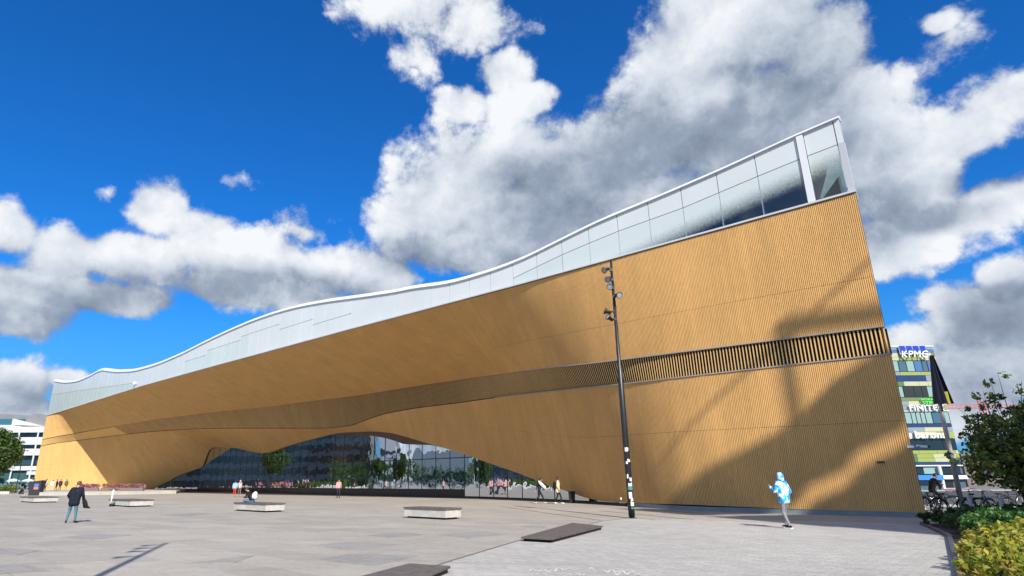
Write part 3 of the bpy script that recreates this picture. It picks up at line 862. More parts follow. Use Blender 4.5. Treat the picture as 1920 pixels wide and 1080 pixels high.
# joints running over the whole plaza
# chalk marks in the foreground
M_CHALK = mat('white_chalk', (.58, .57, .55), .9, noise=(25, .2))
rnd = random.Random(5)
def scribble(x0, x1, y, h, n_, seed, w=.026):
    r_ = random.Random(seed); pts = []
    for i in range(n_):
        f_ = i/(n_-1); pts.append(gp(x0+(x1-x0)*f_, y+math.sin(i*1.3+seed)*h*r_.uniform(.3, 1)+r_.uniform(-1, 1), .0095))
    mb = MB()
    for i in range(n_-1):
        a_, c_ = pts[i], pts[i+1]; d_ = (c_-a_).normalized(); nn_ = Vector((-d_.y, d_.x, 0))*w*r_.uniform(.25, .7)
        a_ = a_+Vector((0, 0, i*.00006)); c_ = c_+Vector((0, 0, i*.00006))
        mb.add([a_-nn_, c_-nn_, c_+nn_, a_+nn_], [(0, 1, 2, 3)])
    return mb
mb = MB()
for k_, (x0, x1, y, h, n_) in enumerate(((985,1045,1069,4,16),(1000,1060,1075,3,14),(1040,1118,1067,3.5,20),(1060,1100,1077,2,12),(1128,1160,1070,3,10),(1150,1205,1074,5,16),(1180,1215,1078,3,9))):
    q_ = scribble(x0, x1, y, h, n_, k_); mb.add(q_.v, q_.f)
solo(mb, 'chalk_drawing', M_CHALK, 'faded white chalk scribble on the light paving at the bottom of the photo', 'drawing')

# planting bed
bed = [gp(1730, 984), gp(1742, 1005), gp(1775, 1081)]
bedpoly = [(15.9, 22.9), (13.2, 18.0), (7.6, 10.3), (4, 4), (40, 4), (40, 22.9)]
o = sheet(bedpoly, .03, 'planting_bed', M_SOIL)
mb = MB()
for a_, c_ in zip([Vector((*q_, 0)) for q_ in bedpoly[:3]], [Vector((*q_, 0)) for q_ in bedpoly[1:4]]):
    d_ = (c_-a_).normalized(); n_ = Vector((-d_.y, d_.x, 0))*.05
    mb.hexa([a_-n_, c_-n_, c_+n_, a_+n_]+[q_+Vector((0, 0, .09)) for q_ in (a_-n_, c_-n_, c_+n_, a_+n_)])
k_ = mb.build('bed_kerb', mat('dark_steel', (.06, .06, .065), .5, noise=(2, .2)), o)
k_['kind'] = 'structure'
# street beyond the library on the right
M_ASPH = mat('asphalt', (.055, .056, .06), .85, noise=(1.5, .15), bump=(40, .4, .01))
sheet([(24, 36), (140, 36), (140, 74), (34, 74)], .002, 'street', M_ASPH)
M_KERB = mat('granite_kerb', (.36, .35, .34), .8, noise=(3, .12))
mb = MB(); mb.box((85, 35.9, .05), (125, .25, .14)); mb.box((85, 74.1, .05), (125, .25, .14)); mb.build('kerb', M_KERB)['kind'] = 'structure'
mb = MB()
for i in range(12): mb.add([(30+i*8, 54.9, .008), (33+i*8, 54.9, .008), (33+i*8, 55.05, .008), (30+i*8, 55.05, .008)], [(0, 1, 2, 3)])
mb.build('lane_marking', mat('road_paint', (.75, .75, .74), .7))['kind'] = 'structure'

# ------------------------------------------------------------------ platform benches
M_CONC = mat('pale_concrete', (.48, .455, .42), .8, noise=(2.2, .20), bump=(18, .25, .01))
M_DECK = mat('weathered_deck', (.115, .095, .085), .75, noise=(6, .28))
def platform_bench(label, front, lf, lr, h=.46):
    """front corner, length along the library, length away from it"""
    c = Vector((front.x, front.y, 0))
    o = thing('platform_bench', label, 'bench', c, 0, 'square concrete platform benches on the plaza')
    a3, n3 = Vector((*EA, 0)), Vector((*NN, 0))
    def blk(u0, u1, v0, v1, z0, z1):
        q_ = [c+a3*u0+n3*v0, c+a3*u0+n3*v1, c+a3*u1+n3*v1, c+a3*u1+n3*v0]
        mb = MB(); mb.hexa([Vector((p_.x, p_.y, z0)) for p_ in q_]+[Vector((p_.x, p_.y, z1)) for p_ in q_]); return mb
    blk(.12, lf-.12, .12, lr-.12, 0, .08).build('foot', M_BLACK, o)
    nb_ = 3
    for i in range(nb_):
        blk(i*lf/nb_+(.006 if i else 0), (i+1)*lf/nb_-(.006 if i < nb_-1 else 0), 0, lr, .08, h-.07).build('side_block', M_CONC, o)
    np_ = max(5, int(lr/.15))
    for i in range(np_):
        blk(-.04, lf+.04, -.04+i*(lr+.08)/np_+.005, -.04+(i+1)*(lr+.08)/np_-.005, h-.066, h).build('board', M_DECK, o)
    return o
def seg(p_, q_): return (gp(*q_)-gp(*p_)).length
platform_bench('square concrete bench with dark top standing alone, nearest the light mast', gp(835, 975), 2.62, .95)
platform_bench('square concrete bench on which a person sits bent forward', gp(497, 961), 3.55, 1.15)
platform_bench('square concrete bench beside the white electric scooter', gp(243, 951), 4.2, 1.5)
platform_bench('square concrete bench in front of the black advertising pillar, farthest left', gp(62, 943), 4.8, 1.8)
# low deck platforms of dark boards
def deck(label, px, z1=.115, nb_=9):
    pts = [gp(*q_, z1) for q_ in px]          # near-left, near-right, far-right, far-left
    c = sum(pts, Vector())/4; c.z = 0
    o = thing('low_deck', label, 'platform', c, 0, 'low dark plank decks on the seam of the paving')
    mb = MB()
    sh_ = [c+(p_-Vector((0, 0, z1))-c)*.94 for p_ in pts]
    mb.hexa([Vector((p_.x, p_.y, 0)) for p_ in sh_]+[Vector((p_.x, p_.y, z1-.04)) for p_ in sh_]); mb.build('base', M_BLACK, o)
    for i in range(nb_):
        f0, f1 = i/nb_+.004, (i+1)/nb_-.004
        a0 = pts[0].lerp(pts[3], f0); a1 = pts[0].lerp(pts[3], f1); b0 = pts[1].lerp(pts[2], f0); b1_ = pts[1].lerp(pts[2], f1)
        q_ = [a0, b0, b1_, a1]
        mb = MB(); mb.hexa([Vector((p_.x, p_.y, z1-.038)) for p_ in q_]+[Vector((p_.x, p_.y, z1)) for p_ in q_]); mb.build('board', M_DECK, o)
deck('low dark plank deck lying in front of the light mast', [(976, 1007), (1034, 1010), (1131, 986), (1074, 980)], nb_=14)
deck('low dark plank deck cut off by the bottom edge of the photo', [(600, 1100), (742, 1103), (845, 1061), (768, 1056)], nb_=12)

# ------------------------------------------------------------------ light masts
M_MAST = mat('black_mast', (.018, .019, .022), .38, noise=(1.5, .15))
M_LENS = mat('lamp_glass', (.32, .34, .36), .12)
M_STK = [mat('sticker_white', (.78, .78, .76), .6, noise=(20, .15)), mat('sticker_teal', (.05, .22, .20), .6, noise=(20, .3)), mat('sticker_cream', (.72, .66, .50), .6, noise=(14, .15))]
heads = [(11.16, (-1, -.5, -.55)), (10.67, (-.8, -.9, -.75)), (10.25, (-.55, -.9, -.35)), (9.82, (.35, -.95, -.3)), (9.1, (-.9, .2, .35)), (8.72, (-.8, -.4, .5))]
def light_mast(base, label, hs_, stickers=True):
    o = thing('light_mast', label, 'lamp post', base, 0, 'black floodlight masts on the plaza')
    bx_, by_ = base[0], base[1]
    mb = MB(); mb.tube([(bx_, by_, 0), (bx_, by_, 4), (bx_, by_, 6.3), (bx_, by_, 6.35), (bx_, by_, 11.65)], [.135, .13, .12, .09, .055], 20); mb.build('pole', M_MAST, o, True)
    mb = MB(); mb.lathe([(0, .03), (.2, .03), (.2, 0)], (bx_, by_, .004), 20); mb.build('base_plate', M_MAST, o)
    for i in range(4):
        a_ = i*math.pi/2+.5; mb = MB(); mb.tube([(bx_+.17*math.cos(a_), by_+.17*math.sin(a_), .03), (bx_+.17*math.cos(a_), by_+.17*math.sin(a_), .07)], .018, 6); mb.build('bolt', M_TRIM, o)
    for z_, dv in hs_:
        dv = Vector(dv).normalized(); side = Vector((dv.x, dv.y, 0)).normalized()
        c = Vector((bx_, by_, z_)); hc = c+side*.30
        mb = MB()
        q_ = dv.to_track_quat('Z', 'Y').to_matrix()
        mb.lathe([(.0, -.13), (.075, -.12), (.085, .04), (.15, .15), (.155, .19), (.135, .19)], hc, 16, q_)
        hd = mb.build('lamp_head', M_MAST, o, True)
        mb = MB(); mb.lathe([(.0, .175), (.14, .172)], hc, 16, q_); mb.build('lens', M_LENS, hd)
        mb = MB(); mb.tube([c, c+side*.16, hc-dv*.02], .022, 6); mb.box(c+side*.03, (.13, .13, .12)); mb.build('bracket', M_MAST, hd)
    if stickers:
        rr = random.Random(3)
        for z_, h_, a0, w_, mi in ((2.75, .16, -1.75, 1.1, 0), (2.30, .12, -1.3, .9, 0), (2.22, .09, -2.0, .6, 0), (1.62, .16, -2.1, .5, 0), (1.50, .15, -1.2, .7, 0), (1.30, .13, -1.5, 1.2, 0), (1.15, .16, -1.5, 1.7, 1), (.80, .26, -1.7, 1.0, 0), (.70, .12, -1.3, .8, 0), (.50, .17, -1.3, 1.1, 2), (.38, .07, -1.2, 1.3, 1)):
            mb = MB(); vv = []
            for k_ in range(7):
                a_ = a0-w_/2+w_*k_/6; r_ = .139
                vv += [(bx_+r_*math.cos(a_), by_+r_*math.sin(a_), z_+rr.uniform(-.02, .02)), (bx_+r_*math.cos(a_), by_+r_*math.sin(a_), z_+h_+rr.uniform(-.03, .03))]
            mb.add(vv, [(2*k_, 2*k_+2, 2*k_+3, 2*k_+1) for k_ in range(6)]); mb.build('sticker', M_STK[mi], o)
    return o
light_mast((6.84, 27.45, 0), 'tall black floodlight mast with stickers on its foot, standing before the library', heads)
SH_DIR = Vector((-math.sin(SUN_AZ), math.cos(SUN_AZ), 0))/math.tan(SUN_EL)
tip = gp(313, 1018)
b2 = tip-SH_DIR*11.65
light_mast((b2.x, b2.y, 0), 'black floodlight mast outside the left edge whose shadow lies on the plaza', [(11.2, (-1, -.4, -.3)), (10.6, (-1, -.3, -.3)), (9.9, (-1, .2, -.3)), (9.1, (-1, -.4, -.3))], False)

# ------------------------------------------------------------------ block behind the camera that shades the right part of the front
LAT = Vector((math.cos(SUN_AZ), math.sin(SUN_AZ), 0)); HD = Vector((math.sin(SUN_AZ), -math.cos(SUN_AZ), 0))
M_OFF = mat('office_stone', (.33, .31, .29), .7, noise=(.2, .08))
M_OFFG = mat('office_glass', (.05, .07, .09), .1)
H0, TE = 20.0, math.tan(SUN_EL)
def cast(t_, z_, back=0.0):
    """the point at distance H0 behind whose shadow falls on the front at (t, z)"""
    p_ = Vector(W(t_, 0, z_)); u_ = p_.dot(LAT); h_ = p_.dot(HD)
    q_ = LAT*u_+HD*(H0+back); q_.z = z_+(H0+back-h_)*TE
    return q_
c = LAT*38+HD*(H0+12)
blk = thing('office_block', 'office block behind the photographer, known only by the shadow it throws', 'building', c)
def lbox(u0, u1, h0, h1, z0, z1, name, m_, par):
    mb = MB(); q_ = [LAT*u0+HD*h0, LAT*u1+HD*h0, LAT*u1+HD*h1, LAT*u0+HD*h1]
    mb.hexa([Vector((p_.x, p_.y, z0)) for p_ in q_]+[Vector((p_.x, p_.y, z1)) for p_ in q_]); return mb.build(name, m_, par)
lbox(17.9, 60, H0+3, H0+26, 0, 31.5, 'wall', M_OFF, blk)
for fl_ in range(8):
    for i in range(9):
        w_ = lbox(19+i*4.5, 22.4+i*4.5, H0+2.9, H0+3.1, 1.5+fl_*3.7, 3.9+fl_*3.7, 'window', M_OFFG, blk)
# added screen, outline and slit shaped to throw the shade on the front
pts = [cast(14.2, .3), cast(11.7, 1.2), cast(6.7, 3.0), cast(4.6, 4.0), cast(2.4, 5.9), cast(0, 7.2), cast(-8, 9)]
mb = MB()
for a_, c_ in zip(pts[:-1], pts[1:]):
    lo_a, lo_c = 35.9, 35.2
    for z0a, z0c, z1a, z1c in ((30, 30, 35.0, 34.6), (36.1, 35.6, a_.z, c_.z)):
        mb.hexa([Vector((a_.x, a_.y, z0a)), Vector((c_.x, c_.y, z0c)), Vector((c_.x, c_.y, z0c))+HD*.5, Vector((a_.x, a_.y, z0a))+HD*.5,
                 Vector((a_.x, a_.y, z1a)), Vector((c_.x, c_.y, z1c)), Vector((c_.x, c_.y, z1c))+HD*.5, Vector((a_.x, a_.y, z1a))+HD*.5])
lbox(17.9, 60, H0, H0+3, 0, 31.5, 'wall', M_OFF, blk)
mb.build('shadow_screen', M_OFF, blk)
mb = MB()  # added bars, placed to throw the thin shadow lines on the front
def bar(a_, c_, w_): mb.tube([a_, c_], w_, 6)
bar(cast(4.35, 3.5), cast(4.35, 8.9), .23)
bar(cast(4.5, 8.7), cast(-6, 8.5), .28)
bar(cast(0, 11.2), cast(11.6, 2.9), .09)
bar(cast(-6, 15.4), cast(0, 11.2), .09)
mb.build('shadow_bars', M_MAST, blk)
# ------------------------------------------------------------------ green office building on the right
OY = 88.0
def oz(v, x=1722): return ap(x, 600+v/2.7, OY).z        # v: rows measured in an enlargement of the photograph
def ox(x, y): return ap(x, y, OY).x
XR = ap(1808, 893, OY).x; XL = XR-16.5
ob = thing('office_building', 'green and yellow panelled office building with lit-up signs behind the right end of the library', 'building', ((XL+XR)/2, OY+10, 0))
PC = {'cream': mat('cream_panel', (.44, .44, .27), .35, noise=(.6, .05)), 'lime': mat('lime_panel', (.27, .33, .085), .35, noise=(.6, .06)), 'green': mat('green_panel', (.09, .17, .06), .35, noise=(.6, .06)),
      'grey': mat('grey_panel', (.22, .27, .29), .3, noise=(.6, .05)), 'navy': mat('navy_panel', (.02, .045, .13), .25), 'olive': mat('olive_panel', (.15, .20, .08), .35), 'blue': mat('blue_panel', (.06, .15, .34), .3)}
M_OG = mat('office_window_glass', (.06, .12, .16), .06, spec=.8)
M_OGL = mat('office_window_blind', (.24, .36, .34), .25)
M_OGD = mat('office_window_dark', (.015, .022, .025), .08, spec=.8)
mb = MB(); mb.box(((XL+XR)/2, OY+10.2, oz(128)/2-.3), (XR-XL-.1, 20, oz(128)-.6)); mb.build('wall', PC['olive'], ob)
mb = MB(); mb.box(((XL+XR)/2, OY+10, oz(130)-.1), (XR-XL+.1, 20.2, .12)); mb.build('roof_rail', M_WHITE, ob)
rr = random.Random(11)
def prow(v0, v1, cols, wdt, seed, x0=None, x1=None, y=OY, name='facade_panel', g_=.03, th=.06):
    r_ = random.Random(seed); z1, z0 = oz(v0), oz(v1); x_ = x0 if x0 is not None else XL; xe = x1 if x1 is not None else XR
    while x_ < xe-.05:
        w_ = min(wdt*r_.choice((.6, 1, 1, 1.4)), xe-x_)
        mb = MB(); mb.box((x_+w_/2, y, (z0+z1)/2), (w_-g_, th, z1-z0-g_)); mb.build(name, PC[r_.choice(cols)], ob); x_ += w_
def wrow(v0, v1, seed, mats_, wd=1.15):
    z1, z0 = oz(v0), oz(v1); r_ = random.Random(seed); x_ = XL
    mb = MB(); mb.box(((XL+XR)/2, OY+.10, (z0+z1)/2), (XR-XL, .1, z1-z0)); mb.build('window_band', M_FRAME, ob)
    while x_ < XR-.1:
        w_ = min(wd*r_.choice((.7, 1, 1, 1.3)), XR-x_)
        mb = MB(); mb.box((x_+w_/2, OY+.02, (z0+z1)/2), (w_-.14, .05, z1-z0-.16)); mb.build('window', r_.choice(mats_), ob); x_ += w_
prow(131, 150, ['grey'], 3, 1); prow(150, 166, ['blue'], 3, 2); prow(166, 187, ['lime', 'olive', 'cream'], 2, 3); prow(187, 205, ['cream', 'cream', 'lime'], 2.4, 4)
wrow(205, 262, 5, [M_OG, MATS['blue_panel'], M_OG, M_OGL]); prow(262, 280, ['green', 'lime', 'grey'], 3, 6)
prow(280, 311, ['navy', 'navy', 'grey'], 4, 7, th=.03); prow(311, 334, ['green', 'cream', 'lime'], 2.2, 8)
wrow(334, 392, 9, [M_OGD, M_OG, M_OGL]); prow(392, 410, ['green', 'olive'], 3, 10); prow(410, 432, ['grey', 'grey', 'cream'], 2.3, 12); prow(432, 456, ['grey', 'lime'], 2.3, 13)
mb = MB(); mb.box(((XL+XR)/2, OY-.06, oz(461)), (XR-XL, .2, .12)); mb.build('cornice', M_WHITE, ob)
wrow(465, 526, 14, [M_OGL, M_OGL, M_OGL, M_OG], .95); prow(526, 543, ['navy'], 5, 15, th=.03); prow(543, 565, ['grey', 'lime', 'cream'], 2.4, 16); prow(565, 600, ['grey', 'lime', 'cream'], 2.2, 17)
wrow(601, 660, 18, [M_OGD, M_OGD], 2.6); prow(660, 678, ['lime', 'cream', 'lime'], 2.6, 19); prow(678, 699, ['green', 'lime', 'cream'], 2.3, 20); prow(699, 719, ['cream', 'green', 'lime'], 2.4, 21)
prow(719, 734, ['navy'], 5, 22, th=.03)
mb = MB(); mb.box(((XL+XR)/2, OY-.1, oz(738)), (XR-XL, .3, .16)); mb.build('canopy_edge', M_WHITE, ob)
wrow(743, 782, 23, [M_OGD, M_OGL, M_OG], 2.2)
mb = MB(); mb.box((ap(1737, 895, OY-.6).x-1.2, OY-.5, oz(798)), (6.6, .9, oz(786)-oz(811))); mb.build('blue_awning', mat('awning_blue', (.03, .20, .62), .5), ob)
wrow(812, 880, 24, [M_OGL, M_OGD, M_OG], 1.9)
mb = MB(); mb.box(((XL+XR)/2, OY, oz(900)), (XR-XL, .2, .8)); mb.build('base_course', PC['grey'], ob)
for x_ in (ap(1762, 880, OY-.5).x, ap(1722, 880, OY-.5).x-4):
    mb = MB(); mb.tube([(x_, OY-.5, 0), (x_, OY-.5, oz(740))], .22, 12); mb.build('column', M_WHITE, ob)
mb = MB(); mb.box((ap(1785, 893, OY-.4).x, OY-.4, oz(797)), (4.2, .25, .5)); mb.build('shop_fascia', M_WHITE, ob)
mb = MB(); mb.box((ap(1785, 893, OY-.4).x, OY-.4, oz(858)), (3.8, .25, .35)); mb.build('shop_fascia', mat('shop_pink', (.6, .25, .32), .5), ob)

def text_mesh(body, size, depth, shear=0.0, bold=0.0, space=1.0):
    cu = bpy.data.curves.new('text', 'FONT'); cu.body = body; cu.size = size; cu.extrude = depth; cu.shear = shear; cu.offset = bold; cu.space_character = space
    o = bpy.data.objects.new('text', cu); COL.objects.link(o)
    bpy.context.view_layer.update()
    me = bpy.data.meshes.new_from_object(o.evaluated_get(bpy.context.evaluated_depsgraph_get()))
    bpy.data.objects.remove(o)
    xs = [v_.co.x for v_ in me.vertices]; ys = [v_.co.y for v_ in me.vertices]
    return me, (min(xs), max(xs), min(ys), max(ys))
M_SIGNW = mat('sign_white', (.85, .86, .87), .4)
def sign(body, x0, x1, y0, y1, m_, label, depth=.08, shear=0, bold=0, space=1.0, back=None, Y=OY-.35):
    """letters filling the rectangle (px) of the photograph, standing on the facade at Y"""
    a_, c_ = ap(x0, y1, Y), ap(x1, y0, Y)
    me, (mx0, mx1, my0, my1) = text_mesh(body, 1, depth, shear, bold, space)
    sx, sy = (c_.x-a_.x)/(mx1-mx0), (c_.z-a_.z)/(my1-my0)
    for v_ in me.vertices:
        x_, y_, z_ = v_.co; v_.co = ((x_-mx0)*sx, -z_, (y_-my0)*sy)
    me.materials.clear(); me.materials.append(m_)
    loc = (a_.x, Y, a_.z)
    o = thing('sign', label, 'sign', loc)
    WPOS[o.name] = loc
    lt = link('lettering', me, o)
    if back: back(o, a_, c_, Y)
    return o
def kp(o, a_, c_, Y):
    w_ = (c_.x-a_.x)/4; mw = MATS['sign_white']; bl = mat('sign_blue', (.012, .05, .36), .35)
    for i in range(4):
        x_ = a_.x+w_*(i+.38); z_ = c_.z+.45
        mb = MB(); mb.box((x_, Y+.12, z_-.28), (w_*.90, .1, 1.25)); fr = mb.build('box_frame', mw, o)
        mb = MB(); mb.box((x_, Y+.05, z_-.24), (w_*.82, .06, 1.1)); mb.build('box_face', bl, fr)
sign('KPMG', 1691, 1739, 657.5, 670.5, M_SIGNW, 'sign at the roof line with white slanted letters KPMG over four blue squares', shear=.22, bold=0, space=1.12, back=kp, Y=OY-.5)
sign('FINITEC', 1706, 1768, 759, 769.5, M_SIGNW, 'white capital letter sign reading FINITEC on the third floor', bold=.005, space=1.08)
sign('NOKIAN', 1727, 1757, 747, 751, mat('sign_green', (.14, .75, .12), .4), 'small bright green sign, upper line of the green pair', bold=.02)
sign('TYRES', 1729, 1757, 752, 757.5, MATS['sign_green'], 'small bright green sign, lower line of the green pair', bold=.02)
def dots(o, a_, c_, Y):
    x_ = a_.x-.75; h_ = c_.z-a_.z
    for dz, r_ in ((h_*.12, .16), (h_*.5, .24)):
        mb = MB(); mb.tube([(x_, Y-.08, a_.z+dz), (x_, Y+.08, a_.z+dz)], r_, 14); mb.build('dot', MATS['sign_white'], o)
sign('barona', 1717, 1773, 808, 822, M_SIGNW, 'white rounded lower-case sign reading barona with two dots before it', bold=.02, space=1.05, back=dots)

# ------------------------------------------------------------------ white building on the left
LY = 176.0
def lp(x, y): return ap(x, y, LY)
wb = thing('white_building', 'white balconied building with grey sloping roof at the left edge behind the library', 'building', (lp(40, 890).x, LY+8, 0))
xL, xR_ = lp(-260, 890).x, lp(125, 890).x
def lbar(y0, y1, m_, name, dy=0.0, x0=None, x1=None, th=.6):
    a_, c_ = lp(40, y1), lp(40, y0); xa, xb = (xL if x0 is None else lp(x0, 870).x), (xR_ if x1 is None else lp(x1, 870).x)
    mb = MB(); mb.box(((xa+xb)/2, LY+dy, (a_.z+c_.z)/2), (xb-xa, th, c_.z-a_.z)); return mb.build(name, m_, wb)
M_LW = mat('white_render', (.56, .57, .58), .6, noise=(.15, .04)); M_LG = mat('strip_window', (.03, .06, .07), .08, spec=.8); M_ROOFG = mat('grey_roof', (.20, .20, .21), .7, noise=(.3, .08))
lbar(800, 905, mat('brown_wall', (.16, .13, .12), .7), 'wall', 3.0, th=3)
for y0, y1 in ((800, 811), (820, 834), (841.5, 854), (874, 882)): lbar(y0, y1, M_LW, 'balcony_front')
for y0, y1 in ((811, 820), (834, 841.5), (856, 872)): 
    lbar(y0, y1, M_LG, 'strip_window', 1.3, th=.2)
lbar(882, 906, mat('teal_shopfront', (.04, .10, .10), .3), 'shopfront', .8, th=.5)
for x_ in range(-230, 120, 36):
    mb = MB(); q_ = lp(x_+4, 870); mb.tube([(q_.x, LY-.4, lp(0, 905).z), (q_.x, LY-.4, lp(0, 810).z)], .22, 8); mb.build('column', M_LW, wb)
# upper white wall with the slanting top, roof behind
mb = MB(); z_ = lambda x, y: lp(x, y).z
q_ = [(-260, 801), (130, 801), (130, 811), (83, 799.5), (25, 785), (22, 797), (-260, 797)]
P8 = [(lp(x, y).x, lp(x, y).z) for x, y in q_]
vv = [(x_, LY-.2, zz) for x_, zz in P8]+[(x_, LY+2, zz) for x_, zz in P8]; n = len(P8)
mb.add(vv, [tuple(range(n)), tuple(reversed(range(n, 2*n)))]+[(i, n+i, n+(i+1) % n, (i+1) % n) for i in range(n)]); mb.build('slanting_wall', M_LW, wb)
lbar(785, 797, mat('blue_glass', (.04, .13, .19), .1), 'ribbon_window', .6, x1=26, th=.3)
q_ = [(-260, 772), (0, 775.5), (52, 778), (56, 774.5), (70, 775), (82, 777), (120, 781), (130, 812), (83, 801), (24, 786), (-260, 786)]
P8 = [(lp(x, y).x, lp(x, y).z) for x, y in q_]
mb = MB(); vv = [(x_, LY+1.2, zz) for x_, zz in P8]+[(x_, LY+14, zz) for x_, zz in P8]; n = len(P8)
mb.add(vv, [tuple(range(n)), tuple(reversed(range(n, 2*n)))]+[(i, n+i, n+(i+1) % n, (i+1) % n) for i in range(n)]); mb.build('roof', M_ROOFG, wb)
p_ = lp(60, 887); mb = MB(); mb.box((p_.x, LY-.1, p_.z), (2.6, .3, .9)); mb.build('shop_panel', M_LW, wb)

# ------------------------------------------------------------------ plants
def leaf_mats(stem_, cols, tr=.25):
    out_ = []
    for i, c_ in enumerate(cols):
        mt, n, l, b = tree_of('%s_leaf_%s' % (stem_, 'abcdef'[i]))
        b.inputs['Base Color'].default_value = (*c_, 1); b.inputs['Roughness'].default_value = .5; b.inputs['Specular IOR Level'].default_value = .35
        t_ = n.new('ShaderNodeBsdfTranslucent'); t_.inputs[0].default_value = (c_[0]*1.3, c_[1]*1.4, c_[2]*.8, 1)
        mx = n.new('ShaderNodeMixShader'); mx.inputs[0].default_value = tr
        l.new(b.outputs[0], mx.inputs[1]); l.new(t_.outputs[0], mx.inputs[2]); l.new(mx.outputs[0], n['Material Output'].inputs[0])
        out_.append(mt)
    return out_
LM_TREE = leaf_mats('tree', [(.05, .085, .022), (.09, .14, .03), (.17, .22, .04), (.30, .30, .06)])
LM_GOLD = leaf_mats('golden', [(.20, .25, .035), (.32, .34, .045), (.42, .38, .05), (.36, .27, .06)], .35)
LM_DARK = leaf_mats('green', [(.03, .06, .018), (.045, .085, .022), (.065, .12, .03)])
LM_PARK = leaf_mats('park', [(.04, .075, .018), (.06, .11, .025), (.08, .14, .03)])
M_BARK = mat('bark', (.07, .055, .045), .9, noise=(6, .3), bump=(12, .6, .02))
def leaf_mesh(name, centers, spread, per, size, mats_, seed, up=.2, weights=None, flat=1.0):
    rs = np.random.RandomState(seed); n_ = len(centers)*per
    c = np.repeat(np.array(centers), per, axis=0)
    sp_ = np.repeat(np.array(spread), per) if np.ndim(spread) else spread
    off = rs.normal(size=(n_, 3)); off /= np.maximum(np.linalg.norm(off, axis=1, keepdims=True), 1e-6)
    off *= (rs.uniform(0.15, 1, (n_, 1))**.5)*(np.array(sp_).reshape(-1, 1) if np.ndim(sp_) else sp_); off[:, 2] *= flat
    p_ = c+off
    nrm = rs.normal(size=(n_, 3)); nrm[:, 2] += up; nrm += off*(.8/np.maximum(np.abs(off).max(), .01)); nrm /= np.linalg.norm(nrm, axis=1, keepdims=True)
    a_ = np.cross(nrm, rs.normal(size=(n_, 3))); a_ /= np.linalg.norm(a_, axis=1, keepdims=True); b_ = np.cross(nrm, a_)
    s_ = size*rs.uniform(.6, 1.35, (n_, 1)); a_ = a_*s_; b_ = b_*s_*.55
    V_ = np.empty((n_, 4, 3)); V_[:, 0] = p_-a_; V_[:, 1] = p_+b_+nrm*s_*.12; V_[:, 2] = p_+a_; V_[:, 3] = p_-b_+nrm*s_*.12
    me = bpy.data.meshes.new(name); me.vertices.add(n_*4); me.vertices.foreach_set('co', V_.ravel())
    me.loops.add(n_*4); me.loops.foreach_set('vertex_index', np.arange(n_*4)); me.polygons.add(n_)
    me.polygons.foreach_set('loop_start', np.arange(n_)*4); me.polygons.foreach_set('loop_total', np.full(n_, 4))
    for m_ in mats_: me.materials.append(m_)
    cid = np.repeat(rs.randint(0, len(mats_), len(centers)), per); pick = rs.rand(n_) < .55
    mi = np.where(pick, cid, rs.choice(len(mats_), n_, p=weights)); me.polygons.foreach_set('material_index', mi.astype(np.int32))
    me.update(calc_edges=True)
    return me
def tree_parts(h, rad, trunk_r, seed, stems=1, first=.3, lean=0.0, depth=3, spread_=.55):
    """returns trunk MB and the tips of the limbs"""
    r_ = random.Random(seed); mb = MB(); tips = []
    def grow(p0, d, ln, ra, lv):
        pts = [p0]; rads = [ra]; q_ = p0; dd = d.copy(); n_ = 4
        for i in range(n_):
            dd = (dd+Vector((r_.uniform(-1, 1), r_.uniform(-1, 1), r_.uniform(-.3, .6)))*.16).normalized()
            q_ = q_+dd*ln/n_; pts.append(q_); rads.append(ra*(1-.5*(i+1)/n_))
        mb.tube(pts, rads, 6 if lv else 9)
        if lv >= depth: tips.append(q_); return
        nb_ = r_.choice((3, 4)) if lv == 0 else 3
        for i in range(nb_):
            a_ = 2*math.pi*(i+r_.random()*.6)/nb_; t_ = r_.uniform(.35, 1)
            base = pts[0].lerp(pts[-1], t_) if lv else pts[2].lerp(pts[-1], r_.random())
            k_ = spread_*r_.uniform(.8, 1.4); nd_ = (dd+Vector((math.cos(a_)*k_*1.3, math.sin(a_)*k_*1.3, r_.uniform(-.1, .35)))).normalized()
            grow(base, nd_, ln*r_.uniform(.55, .75), ra*.5, lv+1)
        if lv >= 1: tips.append(q_)
        grow(pts[-1], (dd+Vector((0, 0, .3))).normalized(), ln*.6, ra*.5, lv+1)
    for s_ in range(stems):
        a_ = 2*math.pi*s_/stems+seed; o_ = Vector((math.cos(a_), math.sin(a_), 0))*(.25 if stems > 1 else 0)
        grow(o_*.5+Vector((0, 0, -.1)), (Vector((0, 0, 1))+o_*(.9 if stems > 1 else 0)+Vector((lean, 0, 0))).normalized(), h*(first if stems == 1 else .34), trunk_r, 0)
    # fit the tips into the wanted crown
    zs = [t_.z for t_ in tips]; zmax = max(zs); rmax = max(math.hypot(t_.x, t_.y) for t_ in tips)
    sx, sz = rad*.82/rmax, h*.93/zmax
    mb.v = [(x_*sx, y_*sx, z_*sz) for x_, y_, z_ in mb.v]; tips = [Vector((t_.x*sx, t_.y*sx, t_.z*sz)) for t_ in tips]
    return mb, tips
